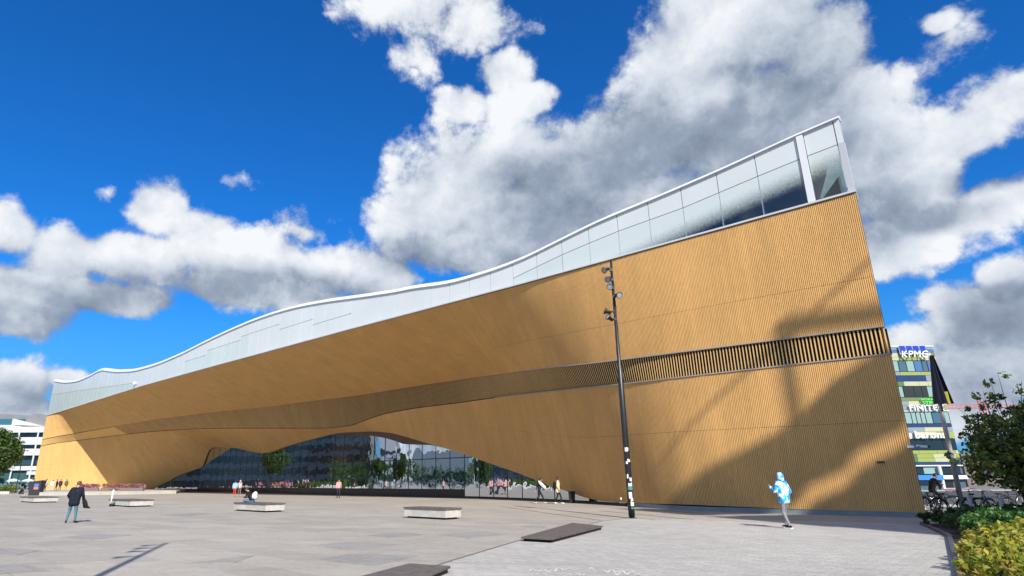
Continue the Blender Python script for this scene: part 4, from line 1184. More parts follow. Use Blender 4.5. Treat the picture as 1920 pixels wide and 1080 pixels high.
def make_tree(label, loc, h, rad, trunk_r, seed, mats_, per, size, group=None, stems=1, clump=.14, extra=0, first=.3, cat='tree', weights=None, name='tree', low=None):
    o = thing(name, label, cat, loc, 0, group); WPOS[o.name] = (0, 0, 0); o['_local'] = True
    mb, tips = tree_parts(h, rad, trunk_r, seed, stems, first)
    link('trunk', mb.mesh('trunk', M_BARK, True), o)
    r_ = random.Random(seed+7); cs = list(tips)
    for _ in range(extra):
        t_ = r_.choice(tips); a_ = r_.uniform(0, 6.28); cs.append(t_*r_.uniform(.72, 1.0)+Vector((math.cos(a_), math.sin(a_), r_.uniform(-.8, .5)))*rad*.2)
    if low: cs = [c_ if c_.z > low else Vector((c_.x, c_.y, low+r_.random()*h*.1)) for c_ in cs]
    cs = [c_ for c_ in cs]
    sp_ = [r_.uniform(.6, 1.35)*clump*h for _ in cs]
    link('crown', leaf_mesh('crown', [tuple(c_) for c_ in cs], sp_, per, size, mats_, seed, weights=weights), o)
    del o['_local']
    return o
def copy_tree_(src, loc, rz, label, sc=1.0, group=None):
    return copy_thing(src, loc, rz, label, group, (sc, sc, sc))

def shoot_tree(label, loc, h, rad, seed, mats_, shoots, per, size, weights=None, low=.9):
    """upright loose tree: many slender shoots, each leafy along its length"""
    r2 = random.Random(seed); o = thing('tree', label, 'tree', loc); WPOS[o.name] = (0, 0, 0)
    mb = MB(); cs = []
    stems = []
    for k_ in range(4):
        a_ = k_*1.6+seed; e_ = Vector((math.cos(a_)*rad*.28, math.sin(a_)*rad*.28, h*.42))
        mb.tube([Vector((math.cos(a_)*.12, math.sin(a_)*.12, -.1)), e_*.5+Vector((0, 0, .1)), e_], [.085, .06, .045], 8); stems.append(e_)
    for k_ in range(shoots):
        a_ = r2.uniform(0, 6.28); q2 = math.sqrt(r2.random()); rr_ = q2*rad
        top = Vector((math.cos(a_)*rr_, math.sin(a_)*rr_, h*(1-.55*q2**2)*r2.uniform(.72, 1.0)))
        st = r2.choice(stems)*r2.uniform(.35, 1.0); mid = st.lerp(top, .5)+Vector((math.cos(a_), math.sin(a_), -.6))*rad*.12*q2
        mb.tube([st, mid, top], [.028, .018, .006], 5)
        n_ = 7
        for j in range(n_):
            f_ = (j+.5)/n_; pnt = (st.lerp(mid, f_*2) if f_ < .5 else mid.lerp(top, f_*2-1))+Vector((r2.uniform(-1, 1), r2.uniform(-1, 1), r2.uniform(-1, 1)))*.22
            if pnt.z > low: cs.append((tuple(pnt), .34*(1-.55*f_)*r2.uniform(.7, 1.3)))
        # drooping side sprig
        d_ = Vector((math.cos(a_+1), math.sin(a_+1), -.25))*rad*.28; sp_ = mid+d_; mb.tube([mid, sp_], [.012, .004], 4)
        for f_ in (.5, .8, 1.05):
            pnt = mid+d_*f_
            if pnt.z > low*.8: cs.append((tuple(pnt), .2))
    link('trunk', mb.mesh('trunk', M_BARK, True), o)
    link('crown', leaf_mesh('crown', [c_[0] for c_ in cs], [c_[1] for c_ in cs], per, size, mats_, seed, weights=weights), o)
    return o
tr1 = shoot_tree('leafy multi-stemmed tree at the right edge, reaching in front of the sky', (21.1, 24.0, 0), 5.9, 2.5, 4, LM_TREE, 60, 18, .092, [.22, .28, .26, .24])
tr1b = shoot_tree('second tree with yellowing leaves partly cut off by the right edge', (20.4, 19.4, 0), 5.0, 2.0, 9, LM_TREE[2:]+LM_GOLD[:1], 40, 26, .078, low=2.0)
# park trees at the left of the square (seen at the edge of the photo and in the mirror glass)
PG = 'broad park trees beyond the left of the square'
pk = make_tree('green park tree at the far left edge beside the lamp post', (-83, 111, 0), 10.5, 3.4, .22, 21, LM_PARK, 130, .26, PG, clump=.12, extra=60)
pk2 = make_tree('park tree outside the left edge, mirrored in the glass', (-92, 62, 0), 10, 5.0, .3, 33, LM_PARK, 120, .3, PG, clump=.12, extra=50)
r_ = random.Random(8)
for i in range(8):
    src = pk if i % 3 == 0 else pk2
    x_, y_ = -88-r_.uniform(0, 26)+ (0 if i < 11 else -4), 26+i*8.6+r_.uniform(-3, 3)
    if x_/y_ > -.78 and y_ > 40: x_ = -.86*y_-4
    copy_tree_(src, (x_, y_, 0), r_.uniform(0, 6), 'park tree outside the left edge, mirrored in the glass', r_.uniform(.8, 1.1)*(.48 if y_ < 72 else .7), PG)
# tall blocks over there, seen in the glass; dark one added to darken it
for i, (x_, y_, w_, d_, h_, m_) in enumerate(((-135, 72, 14, 14, 10, MATS['grey_panel']), (-132, 88, 14, 8, 15, M_LW), (-128, 122, 12, 52, 26, M_OGD), (-150, 48, 22, 16, 9, MATS['office_stone']))):
    b_ = thing('distant_block', ['grey block', 'white block', 'added broad dark block', 'low stone block'][i]+' beyond the park, seen only in the mirror glass', 'building', (x_, y_, 0))
    mb = MB(); mb.box((x_, y_, h_/2), (w_, d_, h_)); mb.build('wall', m_, b_)
    for fl_ in range(int(h_/3.4)-1):
        mb = MB(); mb.box((x_+w_/2, y_, 2.6+fl_*3.4), (.16, d_*.9, 1.5)); mb.build('window', M_OFFG, b_)
# far band of woods closing the square behind the left
def wood(label, pts, h, seed):
    r2 = random.Random(seed); cs = []
    for (xa, ya), (xb, yb) in zip(pts[:-1], pts[1:]):
        n_ = int(math.hypot(xb-xa, yb-ya)/3)
        for i in range(n_):
            f_ = (i+r2.random())/n_
            for k_ in range(2): cs.append((xa+(xb-xa)*f_+r2.uniform(-3, 3), ya+(yb-ya)*f_+r2.uniform(-3, 3), h*r2.uniform(.15, .95)))
    o = link('woodland', leaf_mesh('woodland', cs, 3.0, 45, .55, LM_PARK, seed)); return tag(o, label, 'woodland', None, 'stuff')
wood('band of green woods closing the far side of the square at the left', [(-165, 20), (-165, 150), (-100, 205)], 7, 3)
wood('unbroken line of bushy trees beyond the left of the square, seen in the mirror glass', [(-92, 12), (-93, 60), (-100, 92), (-112, 108)], 6.2, 6)
wood('band of green woods behind the street on the right', [(100, 150), (160, 120), (230, 90)], 8, 4)

# shrubs of the bed
def make_shrub(label, loc, h, rad, seed, mats_, n_cl, per, size, group, flat=.8):
    r2 = random.Random(seed); cs = []
    for i in range(n_cl):
        a_ = r2.uniform(0, 6.28); q2 = math.sqrt(r2.random())*rad; hh = h*(1-.45*(q2/rad)**2)
        cs.append((math.cos(a_)*q2, math.sin(a_)*q2, hh*(.35+.65*r2.random()**.5)))
    o = thing('shrub', label, 'shrub', loc, 0, group); WPOS[o.name] = (0, 0, 0)
    mb = MB()
    for c_ in cs[::2]: mb.tube([(c_[0]*.15, c_[1]*.15, 0), (c_[0]*.6, c_[1]*.6, c_[2]*.55), c_], [.012, .009, .004], 5)
    link('stems', mb.mesh('stems', M_BARK), o)
    link('foliage', leaf_mesh('foliage', cs, (.17*h/.8+.04)*(.5 if flat > 1 else 1), per, size, mats_, seed, flat=flat, up=.7), o)
    return o
GD, GG = 'dark green shrubs of the planting bed', 'yellow-green shrubs at the front of the planting bed'
s1 = make_shrub('dark green shrub at the back of the planting bed', (16.9, 21.6, .03), .62, .95, 1, LM_DARK, 70, 26, .06, GD, 1.3)
s2 = make_shrub('yellow-green shrub with orange tips in the foreground of the bed', (9.7, 11.6, .03), .56, .78, 2, LM_GOLD, 90, 14, .058, GG, 1.9)
s3 = make_shrub('bright green shrub between the dark and the yellow ones', (13.6, 16.8, .03), .75, .8, 3, leaf_mats('bright', [(.05, .13, .03), (.07, .17, .04), (.09, .20, .05)]), 40, 45, .05, 'bright green shrubs in the bed')
r2 = random.Random(14)
ORD = ['first', 'second', 'third', 'fourth', 'fifth', 'sixth', 'seventh', 'eighth', 'ninth', 'tenth', 'eleventh', 'twelfth', 'thirteenth']
for row_, y_ in enumerate(np.arange(13.8, 22.0, 1.15)[::-1]):
    xe = np.interp(y_, [10.3, 18, 22.9], [7.6, 13.2, 15.9])+1.35
    for k_ in range(7):
        x_ = xe+k_*1.25+r2.uniform(-.25, .25); 
        if x_ > 24: continue
        if y_ < 16.2 and k_ == 0 and y_ < 15: continue
        if 16.2 < y_ < 17.6 and k_ == 1:
            copy_thing(s3, (x_, y_, .03), r2.uniform(0, 6), 'bright green shrub between the dark green rows, %s row from the back' % ORD[row_], 'bright green shrubs in the bed', (r2.uniform(.9, 1.1),)*3); continue
        copy_thing(s1, (x_, y_+r2.uniform(-.3, .3), .03), r2.uniform(0, 6), 'dark green shrub, %s from the paving in the %s row from the back' % (ORD[k_], ORD[row_]), GD, (r2.uniform(.85, 1.15),)*2+(r2.uniform(.75, 1.1),))
for row_, y_ in enumerate(np.arange(9.6, 15.2, .95)):
    xe = np.interp(y_, [9, 10.3, 18, 22.9], [6.6, 7.6, 13.2, 15.9])+(1.15 if y_ < 12.5 else 2.0)
    for k_ in range(6):
        x_ = xe+k_*1.1+r2.uniform(-.2, .2)
        if r2.random() < .08:
            copy_thing(s3, (x_, y_, .03), r2.uniform(0, 6), 'bright green shrub among yellow-green ones, %s from the paving, %s row from the front' % (ORD[k_], ORD[row_]), 'bright green shrubs in the bed', (r2.uniform(.7, .9),)*3); continue
        copy_thing(s2, (x_, y_+r2.uniform(-.25, .25), .03), r2.uniform(0, 6), 'yellow-green shrub, %s from the paving in the %s row from the front' % (ORD[k_], ORD[row_]), GG, (r2.uniform(.85, 1.2),)*2+(r2.uniform(.8, 1.15),))

# left hedge
hb = []
r2 = random.Random(3)
for i in range(150):
    f_ = r2.random(); hb.append((-88+f_*16, 93+f_*8+r2.uniform(-1, 1), r2.uniform(.3, 1.1)))
o = link('hedge', leaf_mesh('hedge', hb, .6, 55, .12, leaf_mats('hedge', [(.10, .16, .03), (.13, .20, .04)]), 5)); tag(o, 'low bright green hedge at the left edge under the park tree', 'hedge', None, 'stuff')
mb = MB(); mb.box((-80, 94.6, .2), (19, .4, .4), Matrix.Rotation(math.atan2(8, 16), 3, 'Z')); solo(mb, 'low_wall', M_CONC, 'low pale concrete edge wall in front of the hedge at the left edge', 'wall')
# ------------------------------------------------------------------ people
CLOTH = {}
def cm(name, c, rough=.85, noise=(9, .12)):
    if name not in CLOTH: CLOTH[name] = mat('cloth_'+name, c, rough, noise=noise, bump=(14, .35, .01), spec=.2)
    return CLOTH[name]
M_SKIN = mat('skin', (.45, .25, .17), .55); M_SKIND = mat('skin_dark', (.16, .085, .055), .55)
M_HAIRD = mat('hair_dark', (.018, .014, .012), .6, noise=(40, .3)); M_HAIRB = mat('hair_brown', (.10, .06, .035), .6, noise=(40, .3)); M_HAIRG = mat('hair_grey', (.32, .30, .28), .7, noise=(40, .2))
def tie_dye():
    mt, n, l, b = tree_of('cloth_tie_dye'); b.inputs['Roughness'].default_value = .85
    t = n.new('ShaderNodeTexNoise'); t.inputs['Scale'].default_value = 4.2; t.inputs['Detail'].default_value = 4; t.inputs['Distortion'].default_value = .8
    tcn = n.new('ShaderNodeTexCoord'); l.new(tcn.outputs['Object'], t.inputs['Vector'])
    r_ = n.new('ShaderNodeValToRGB'); r_.color_ramp.elements[0].position = .44; r_.color_ramp.elements[0].color = (.01, .26, .62, 1); r_.color_ramp.elements[1].position = .56; r_.color_ramp.elements[1].color = (.74, .84, .93, 1)
    e_ = r_.color_ramp.elements.new(.50); e_.color = (.10, .50, .85, 1)
    l.new(t.outputs[0], r_.inputs[0]); l.new(r_.outputs[0], b.inputs['Base Color']); return mt
M_TIE = tie_dye()
def V(*a): return Vector(a)
def body_mesh(J, mt_, voxel=.02, fingers=True, long_coat=0.0, loose=1.0, skirt=0.0):
    """J: joints in the figure's own frame (x right, y forward, z up). mt_: top, legs, shoes, skin materials"""
    top, legs, shoes, skin = mt_
    S = []                                   # (a, b, ra, rb, material index, width factor)
    def seg_(a, b, ra, rb, mi): S.append((V(*a), V(*b), ra, rb, mi))
    pel, ch, nk, hd = V(*J['pelvis']), V(*J['chest']), V(*J['neck']), V(*J['head'])
    up = (ch-pel).normalized(); rt = V(*J.get('right', (1, 0, 0)))
    L_ = loose
    for sx in (-1, 1):
        seg_(pel+rt*sx*.075, ch+rt*sx*.095-up*.02, .105*L_, .105*L_, 0)
        seg_(ch+rt*sx*.095-up*.02, nk+rt*sx*.13-up*.055, .105*L_, .062*L_, 0)
        sh = nk+rt*sx*.175-up*.07
        el, wr = V(*J['elbow'][0 if sx < 0 else 1]), V(*J['wrist'][0 if sx < 0 else 1])
        seg_(nk-up*.04, sh, .055, .062*L_, 0); seg_(sh, el, .060*L_, .047*L_, 0); seg_(el, wr, .047*L_, .034*L_, 0)
        hip = pel+rt*sx*.09-up*.06
        kn, an = V(*J['knee'][0 if sx < 0 else 1]), V(*J['ankle'][0 if sx < 0 else 1])
        seg_(hip, kn, .092, .060, 1); seg_(kn, an, .060, .042, 1)
        fd = V(*J.get('footdir', ((0, 1, 0), (0, 1, 0)))[0 if sx < 0 else 1]).normalized()
        seg_(an+V(0, 0, -.025)-fd*.04, an+fd*.15+V(0, 0, -.045), .045, .036, 2)
        # hand: palm, four fingers, thumb
        hdv = (wr-el).normalized(); side = hdv.cross(rt*sx).normalized() if abs(hdv.dot(rt)) < .95 else V(0, 0, 1)
        palm = wr+hdv*.055
        seg_(wr, wr+hdv*.03, .028, .030, 3)
        for fx in (-.026, -.009, .009, .026):
            ln = .075-abs(fx+.005)*.6; q0 = wr+hdv*.03+side*fx*.8; q1 = wr+hdv*.095+side*fx
            seg_(q0, q1, .016, .0125, 3)
            if fingers:
                q2 = q1+hdv*ln*.55-rt*sx*ln*.25; seg_(q1, q2, .0115, .0105, 3); seg_(q2, q2+hdv*ln*.3-rt*sx*ln*.4, .0105, .009, 3)
        if fingers:
            tb = wr+hdv*.035-side*.028; seg_(tb, tb-side*.03+hdv*.028, .014, .012, 3); seg_(tb-side*.03+hdv*.028, tb-side*.036+hdv*.06, .012, .010, 3)
    seg_(pel-rt*.05-up*.05, pel+rt*.05-up*.05, .098, .098, 1)
    if long_coat: 
        for sx in (-1, 1): seg_(pel+rt*sx*.07, pel+rt*sx*.08-V(0, 0, long_coat), .125, .135, 0)
    seg_(nk-up*.03, nk+(hd-nk)*.4, .052, .05, 3)
    # head: skull, face, nose, chin, ears
    fw = V(*J.get('face', (0, 1, 0))).normalized(); hu = (hd-nk).normalized(); hr = fw.cross(hu).normalized()
    seg_(hd+hu*.035-fw*.015, hd-hu*.01+fw*.005, .088, .084, 3); seg_(hd-hu*.03+fw*.03, hd-hu*.075+fw*.045, .062, .040, 3)
    seg_(hd+fw*.088, hd-hu*.03+fw*.108, .012, .015, 3); seg_(hd-hu*.058+fw*.082, hd-hu*.060+fw*.085, .018, .018, 3)
    for sx in (-1, 1): seg_(hd+hr*sx*.082-hu*.02, hd+hr*sx*.09+hu*.012, .016, .018, 3)
    mb = MB()
    for a, b, ra, rb, mi in S:
        if (b-a).length < 1e-4: b = a+V(0, 0, .001)
        d = b-a; n_ = max(2, int(d.length/.08)+1)
        mb.tube([a+d*i/(n_-1) for i in range(n_)], [ra+(rb-ra)*i/(n_-1) for i in range(n_)], 10)
        mb.ball(a, ra, 10, 6); mb.ball(b, rb, 10, 6)
    me = mb.mesh('tmp', top)
    o = bpy.data.objects.new('tmp', me); COL.objects.link(o)
    md = o.modifiers.new('r', 'REMESH'); md.mode = 'VOXEL'; md.voxel_size = voxel
    sm = o.modifiers.new('s', 'SMOOTH'); sm.factor = .6; sm.iterations = 4 if voxel < .02 else 2
    bpy.context.view_layer.update()
    out_ = bpy.data.meshes.new_from_object(o.evaluated_get(bpy.context.evaluated_depsgraph_get()))
    bpy.data.objects.remove(o)
    out_.materials.clear()
    for m_ in mt_: out_.materials.append(m_)
    C_ = np.empty(len(out_.polygons)*3); out_.polygons.foreach_get('center', C_); C_ = C_.reshape(-1, 3)
    best = np.full(len(C_), 9.); bi = np.zeros(len(C_), int)
    for a, b, ra, rb, mi in S:
        a_, d_ = np.array(a), np.array(b-a); L2 = max(d_@d_, 1e-9); t_ = np.clip((C_-a_)@d_/L2, 0, 1)
        ds = np.linalg.norm(C_-(a_+t_[:, None]*d_), axis=1)-(ra+(rb-ra)*t_)
        if mi == 3: ds = ds+.003
        k_ = ds < best; best[k_] = ds[k_]; bi[k_] = mi
    out_.polygons.foreach_set('material_index', bi.astype(np.int32)); out_.polygons.foreach_set('use_smooth', [True]*len(bi)); out_.name = 'body'
    return out_
def hair_mesh(J, m_, hood=False, long_=0.0):
    nk, hd = V(*J['neck']), V(*J['head']); fw = V(*J.get('face', (0, 1, 0))).normalized(); hu = (hd-nk).normalized(); hr = fw.cross(hu).normalized()
    mb = MB(); Mx = Matrix((hr, fw, hu)).transposed()
    r_ = .122 if hood else .099
    mb.ball(hd+hu*.03-fw*.022, (r_*.95, r_, r_), 14, 10, Mx)
    if hood: mb.ball(hd-hu*.07-fw*.03, (.11, .10, .10), 12, 8, Mx)
    if long_: mb.tube([hd-fw*.05, hd-fw*.085-hu*long_*.6, hd-fw*.07-hu*long_], [.075, .07, .03], 10)
    return mb.mesh('hair', m_, True)
def walk(h=1.72, stride=.26, armf=.18, lean=.03, phase=1):
    k_ = h/1.72; p = phase
    J = dict(pelvis=(0, 0, .93), chest=(0, lean, 1.22), neck=(0, lean*1.4, 1.46), head=(0, lean*1.8+.01, 1.60),
             elbow=((-.25, -armf*.4*p, 1.13), (.25, armf*.4*p, 1.13)), wrist=((-.25, -armf*p*.9+.05, .90), (.25, armf*p+.08, .90)),
             knee=((-.09, stride*.45*p+.06, .50), (.09, -stride*.30*p+.06, .50)), ankle=((-.09, stride*p, .085), (.09, -stride*p, .10)))
    return {a: (tuple(v_*k_ for v_ in b) if not isinstance(b[0], tuple) else tuple(tuple(v_*k_ for v_ in q_) for q_ in b)) for a, b in J.items()}
def sit(seat=.46, fold=.3):
    return dict(pelvis=(0, 0, seat+.10), chest=(0, .05+fold*.4, seat+.38), neck=(0, .08+fold*.75, seat+.58), head=(0, .14+fold*1.0, seat+.70), face=(0, 1, -.5),
                elbow=((-.24, .22+fold*.4, seat+.26), (.24, .22+fold*.4, seat+.26)), wrist=((-.10, .42+fold*.3, seat+.30), (.10, .42+fold*.3, seat+.30)),
                knee=((-.12, .45, seat+.10), (.12, .45, seat+.10)), ankle=((-.12, .50, .09), (.12, .50, .09)))
PEOPLE = {}
def person(label, loc, rz, J, top, legs, shoes=None, skin=None, hair=None, hood=False, long_=0.0, voxel=.03, fingers=False, coat=0.0, loose=1.0, group=None):
    shoes = shoes or cm('black', (.015, .015, .016)); skin = skin or M_SKIN; hair = hair or M_HAIRD
    o = thing('person', label, 'person', loc, rz, group); WPOS[o.name] = (0, 0, 0)
    link('body', body_mesh(J, (top, legs, shoes, skin), voxel, fingers, coat, loose), o)
    link('hood' if hood else 'hair', hair_mesh(J, hair, hood, long_), o)
    return o
def face_dir(dx, dy): return math.atan2(-dx, dy)       # heading that turns +y to (dx, dy)

# man bending a little, seen from behind, coat over his arm
Jm = dict(pelvis=(0, 0, .90), chest=(.01, .05, 1.19), neck=(.02, .10, 1.41), head=(.03, .18, 1.545), face=(0, 1, -.5),
          elbow=((-.27, .06, 1.10), (.28, .07, 1.09)), wrist=((-.24, .24, .97), (.28, .24, .93)),
          knee=((-.12, .05, .49), (.12, .02, .49)), ankle=((-.17, -.02, .09), (.15, -.02, .09)), footdir=((-.3, 1, 0), (.3, 1, 0)))
pm = gp(132, 981)
person('man in dark jacket and blue jeans bending forward alone on the plaza', (pm.x, pm.y, 0), face_dir(-.35, 1), Jm, cm('navy', (.012, .014, .025)), cm('denim', (.07, .17, .23)), cm('dark_shoe', (.03, .03, .03)), hair=M_HAIRB, voxel=.0125, fingers=True, coat=.12, loose=1.25)
mb = MB(); w_ = Matrix.Rotation(face_dir(-.35, 1), 3, 'Z'); q_ = V(pm.x, pm.y, 0)
for i in range(5):
    a_ = V(.26+i*.03, .22, 1.0-i*.04); mb.tube([q_+w_ @ a_, q_+w_ @ (a_+V(.06, .02, -.22)), q_+w_ @ (a_+V(.10+.02*i, .0, -.42+.04*i))], [.05, .065, .03], 8)
solo(mb, 'coat', cm('black_coat', (.014, .014, .018)), 'dark coat hanging over the arm of the bending man', 'coat', smooth=True)
# hooded walker
Jh = walk(1.76, .16, .08, .02, -1)
Jh['elbow'] = ((-.27, .10, 1.17), (.29, -.02, 1.15)); Jh['wrist'] = ((-.22, .30, 1.30), (.30, .14, .96)); Jh['ankle'] = ((-.05, -.10, .09), (.12, .16, .10)); Jh['knee'] = ((-.08, .06, .52), (.10, .16, .50))
ph = gp(1479, 991)
person('person in blue and white tie-dye hoodie with the hood up and grey trousers', (ph.x, ph.y, 0), face_dir(-.45, 1), Jh, M_TIE, cm('grey_trouser', (.24, .23, .24)), cm('black_shoe', (.02, .02, .02)), hair=M_TIE, hood=True, voxel=.0125, fingers=True, coat=.06, loose=1.30)
mb = MB()
for sx, q_ in ((-1, V(-.05, -.10, .02)), (1, V(.12, .16, .03))): mb.box(q_+V(0, .06, 0), (.09, .27, .03))
mb.v = [tuple(V(ph.x, ph.y, .0)+Matrix.Rotation(face_dir(-.45, 1), 3, 'Z') @ V(*p_)) for p_ in mb.v]
# (pale soles of the hooded person's shoes)
ps_ = [o for o in COL.objects if o.get('label', '').startswith('person in blue and white tie')][0]
so_ = link('sole', mb.mesh('sole', M_SIGNW), None); so_.parent = ps_; so_.matrix_parent_inverse = ps_.matrix_world.inverted() if False else (Matrix.Translation(ps_.location) @ Matrix.Rotation(ps_.rotation_euler.z, 4, 'Z')).inverted()
# person sitting on the second bench with a white backpack
pb = gp(470, 946)
sx_, sy_ = -12.6, 36.9
person('person in black top and jeans sitting folded forward on a concrete bench', (sx_, sy_, 0), face_dir(-1, .15), sit(.46, .25), cm('black_top', (.014, .014, .017)), cm('blue_jeans', (.09, .15, .26)), voxel=.02, fingers=True)
mb = MB(); q_ = V(sx_, sy_, 0)+Matrix.Rotation(face_dir(-1, .15), 3, 'Z') @ V(0, -.12, .83)
mb.ball(q_, (.15, .16, .23), 12, 8, Matrix.Rotation(.35, 3, 'Y')); mb.ball(q_+V(.06, 0, -.1), (.11, .13, .11), 10, 6)
solo(mb, 'backpack', cm('white_bag', (.72, .74, .76)), 'white backpack worn by the person sitting on the bench', 'backpack', smooth=True)
# couple before the glass
p_ = gp(439, 931.5); person('person in light blue shirt and red shorts standing before the dark glass', (p_.x, p_.y, 0), face_dir(-.3, 1), walk(1.72, .05, .05), cm('light_blue', (.30, .45, .62)), cm('red', (.60, .06, .04)), cm('pale_shoe', (.6, .5, .45)), voxel=.025, loose=1.1)
p_ = gp(448.5, 931); person('person in pale pink top and grey skirt beside the one in red shorts', (p_.x, p_.y, 0), face_dir(-.8, .6), walk(1.78, .10, .25), cm('pale_pink', (.62, .50, .48)), cm('mauve', (.20, .15, .18)), cm('pale_shoe', (.6, .5, .45)), hair=mat('hair_fair', (.5, .38, .28), .6), voxel=.025, long_=.15)
p_ = gp(634, 933.5); person('person in pink top and dark leggings walking alone along the mirror glass', (p_.x, p_.y, 0), face_dir(.4, -1), walk(1.78, .16, .15), cm('pink', (.62, .36, .33)), cm('dark_leg', (.04, .03, .05)), voxel=.025, long_=.1)
# two walkers under the arch foot
p_ = gp(1012, 944.2); person('person in dark clothes striding right with a white bag on the back', (p_.x, p_.y, 0), face_dir(1, .1), walk(1.72, .38, .25, .08), cm('dark_green', (.03, .035, .035)), cm('charcoal', (.02, .02, .026)), cm('pale_shoe', (.6, .5, .45)), voxel=.02, fingers=True)
mb = MB(); q_ = V(p_.x, p_.y, 1.28); mb.tube([q_+V(-.05, -.20, .22), q_+V(.14, -.22, 0), q_+V(.36, -.2, -.22), q_+V(.42, -.18, -.34)], [.05, .11, .12, .06], 8)
solo(mb, 'shoulder_bag', cm('white_bag', (.72, .74, .76)), 'long white bag slung on the person striding right', 'bag', smooth=True)
p_ = gp(1047, 945); person('person in cream jacket and black trousers walking away from the glass', (p_.x, p_.y, 0), face_dir(.9, -.3), walk(1.80, .22, .06, .03), cm('cream', (.70, .60, .38)), cm('charcoal', (.02, .02, .026)), cm('white_shoe', (.75, .73, .72)), skin=M_SKIND, voxel=.02, fingers=True, coat=.14, loose=1.1)
mb = MB(); mb.ball(V(p_.x-.20, p_.y-.02, 1.18), (.13, .14, .30), 10, 8); solo(mb, 'backpack', cm('black_bag', (.012, .012, .014)), 'black backpack worn by the person in the cream jacket', 'backpack', smooth=True)
# cafe crowd at the left
crowd = [(96, 'person in white top standing near the left end of the library', (.70, .66, .62), (.55, .50, .48), 925), (104.5, 'person in black standing left of a friend in dark blue', (.02, .02, .025), (.02, .02, .025), 922), (111, 'person in dark blue with a red bag beside the one in black', (.05, .03, .07), (.03, .03, .04), 921),
         (84, 'person in light grey at the far left walking towards the café', (.55, .52, .50), (.10, .10, .12), 921), (76, 'person in dark blue just right of the advertising pillar', (.03, .05, .10), (.02, .02, .03), 919), (122, 'person in olive jacket and yellow skirt left of the flower tubs', (.10, .10, .06), (.42, .34, .14), 921), (60, 'person in pale shirt left behind the pillar', (.5, .48, .45), (.1, .1, .12), 919)]
base = {}
for i, (px, lab, ct, cl, fy) in enumerate(crowd):
    p_ = gp(px, min(fy, 920.6)-.3*(i % 3) if px > 72 else fy, .42 if px > 72 else 0); person(lab, tuple(p_), [0.4, 2.5, -2.4, 1.3, -1.0, .3, 3.0][i], walk(1.66+.04*(i % 4), .08+.05*(i % 3), .1, .02, (-1)**i), cm('crowd_a%d' % i, ct), cm('crowd_b%d' % i, cl), voxel=.035, group=None, loose=1.25, coat=.08, hair=[M_HAIRB, M_HAIRD][i % 2])
p_ = gp(36, 929); person('person in black crouching at the kerb near the left edge', (p_.x, p_.y, 0), face_dir(1, 0), sit(.22, .30), cm('black_top', (.014, .014, .017)), cm('charcoal', (.02, .02, .026)), cm('white_shoe', (.75, .73, .72)), voxel=.035)
# people behind the roof-storey glass
for (t_, b_, lab, ct, hc, hh, fz) in ((1.45, 1.0, 'child in white top behind the roof-storey glass, nearest the column', (.62, .62, .60), M_HAIRB, 1.5, 13.75), (.95, 1.0, 'small child in dark red between two others behind the glass', (.25, .02, .06), M_HAIRD, 1.32, 13.7), (.35, 1.1, 'person in grey-green top behind the glass at the right corner', (.22, .28, .24), M_HAIRD, 1.74, 13.8)):
    w_ = W(t_, b_, fz)
    person(lab, w_, face_dir(-NN[0], -NN[1]), walk(hh, .02, .02), cm('up_%d' % int(t_*100), ct), cm('charcoal', (.02, .02, .026)), hair=hc, voxel=.03)

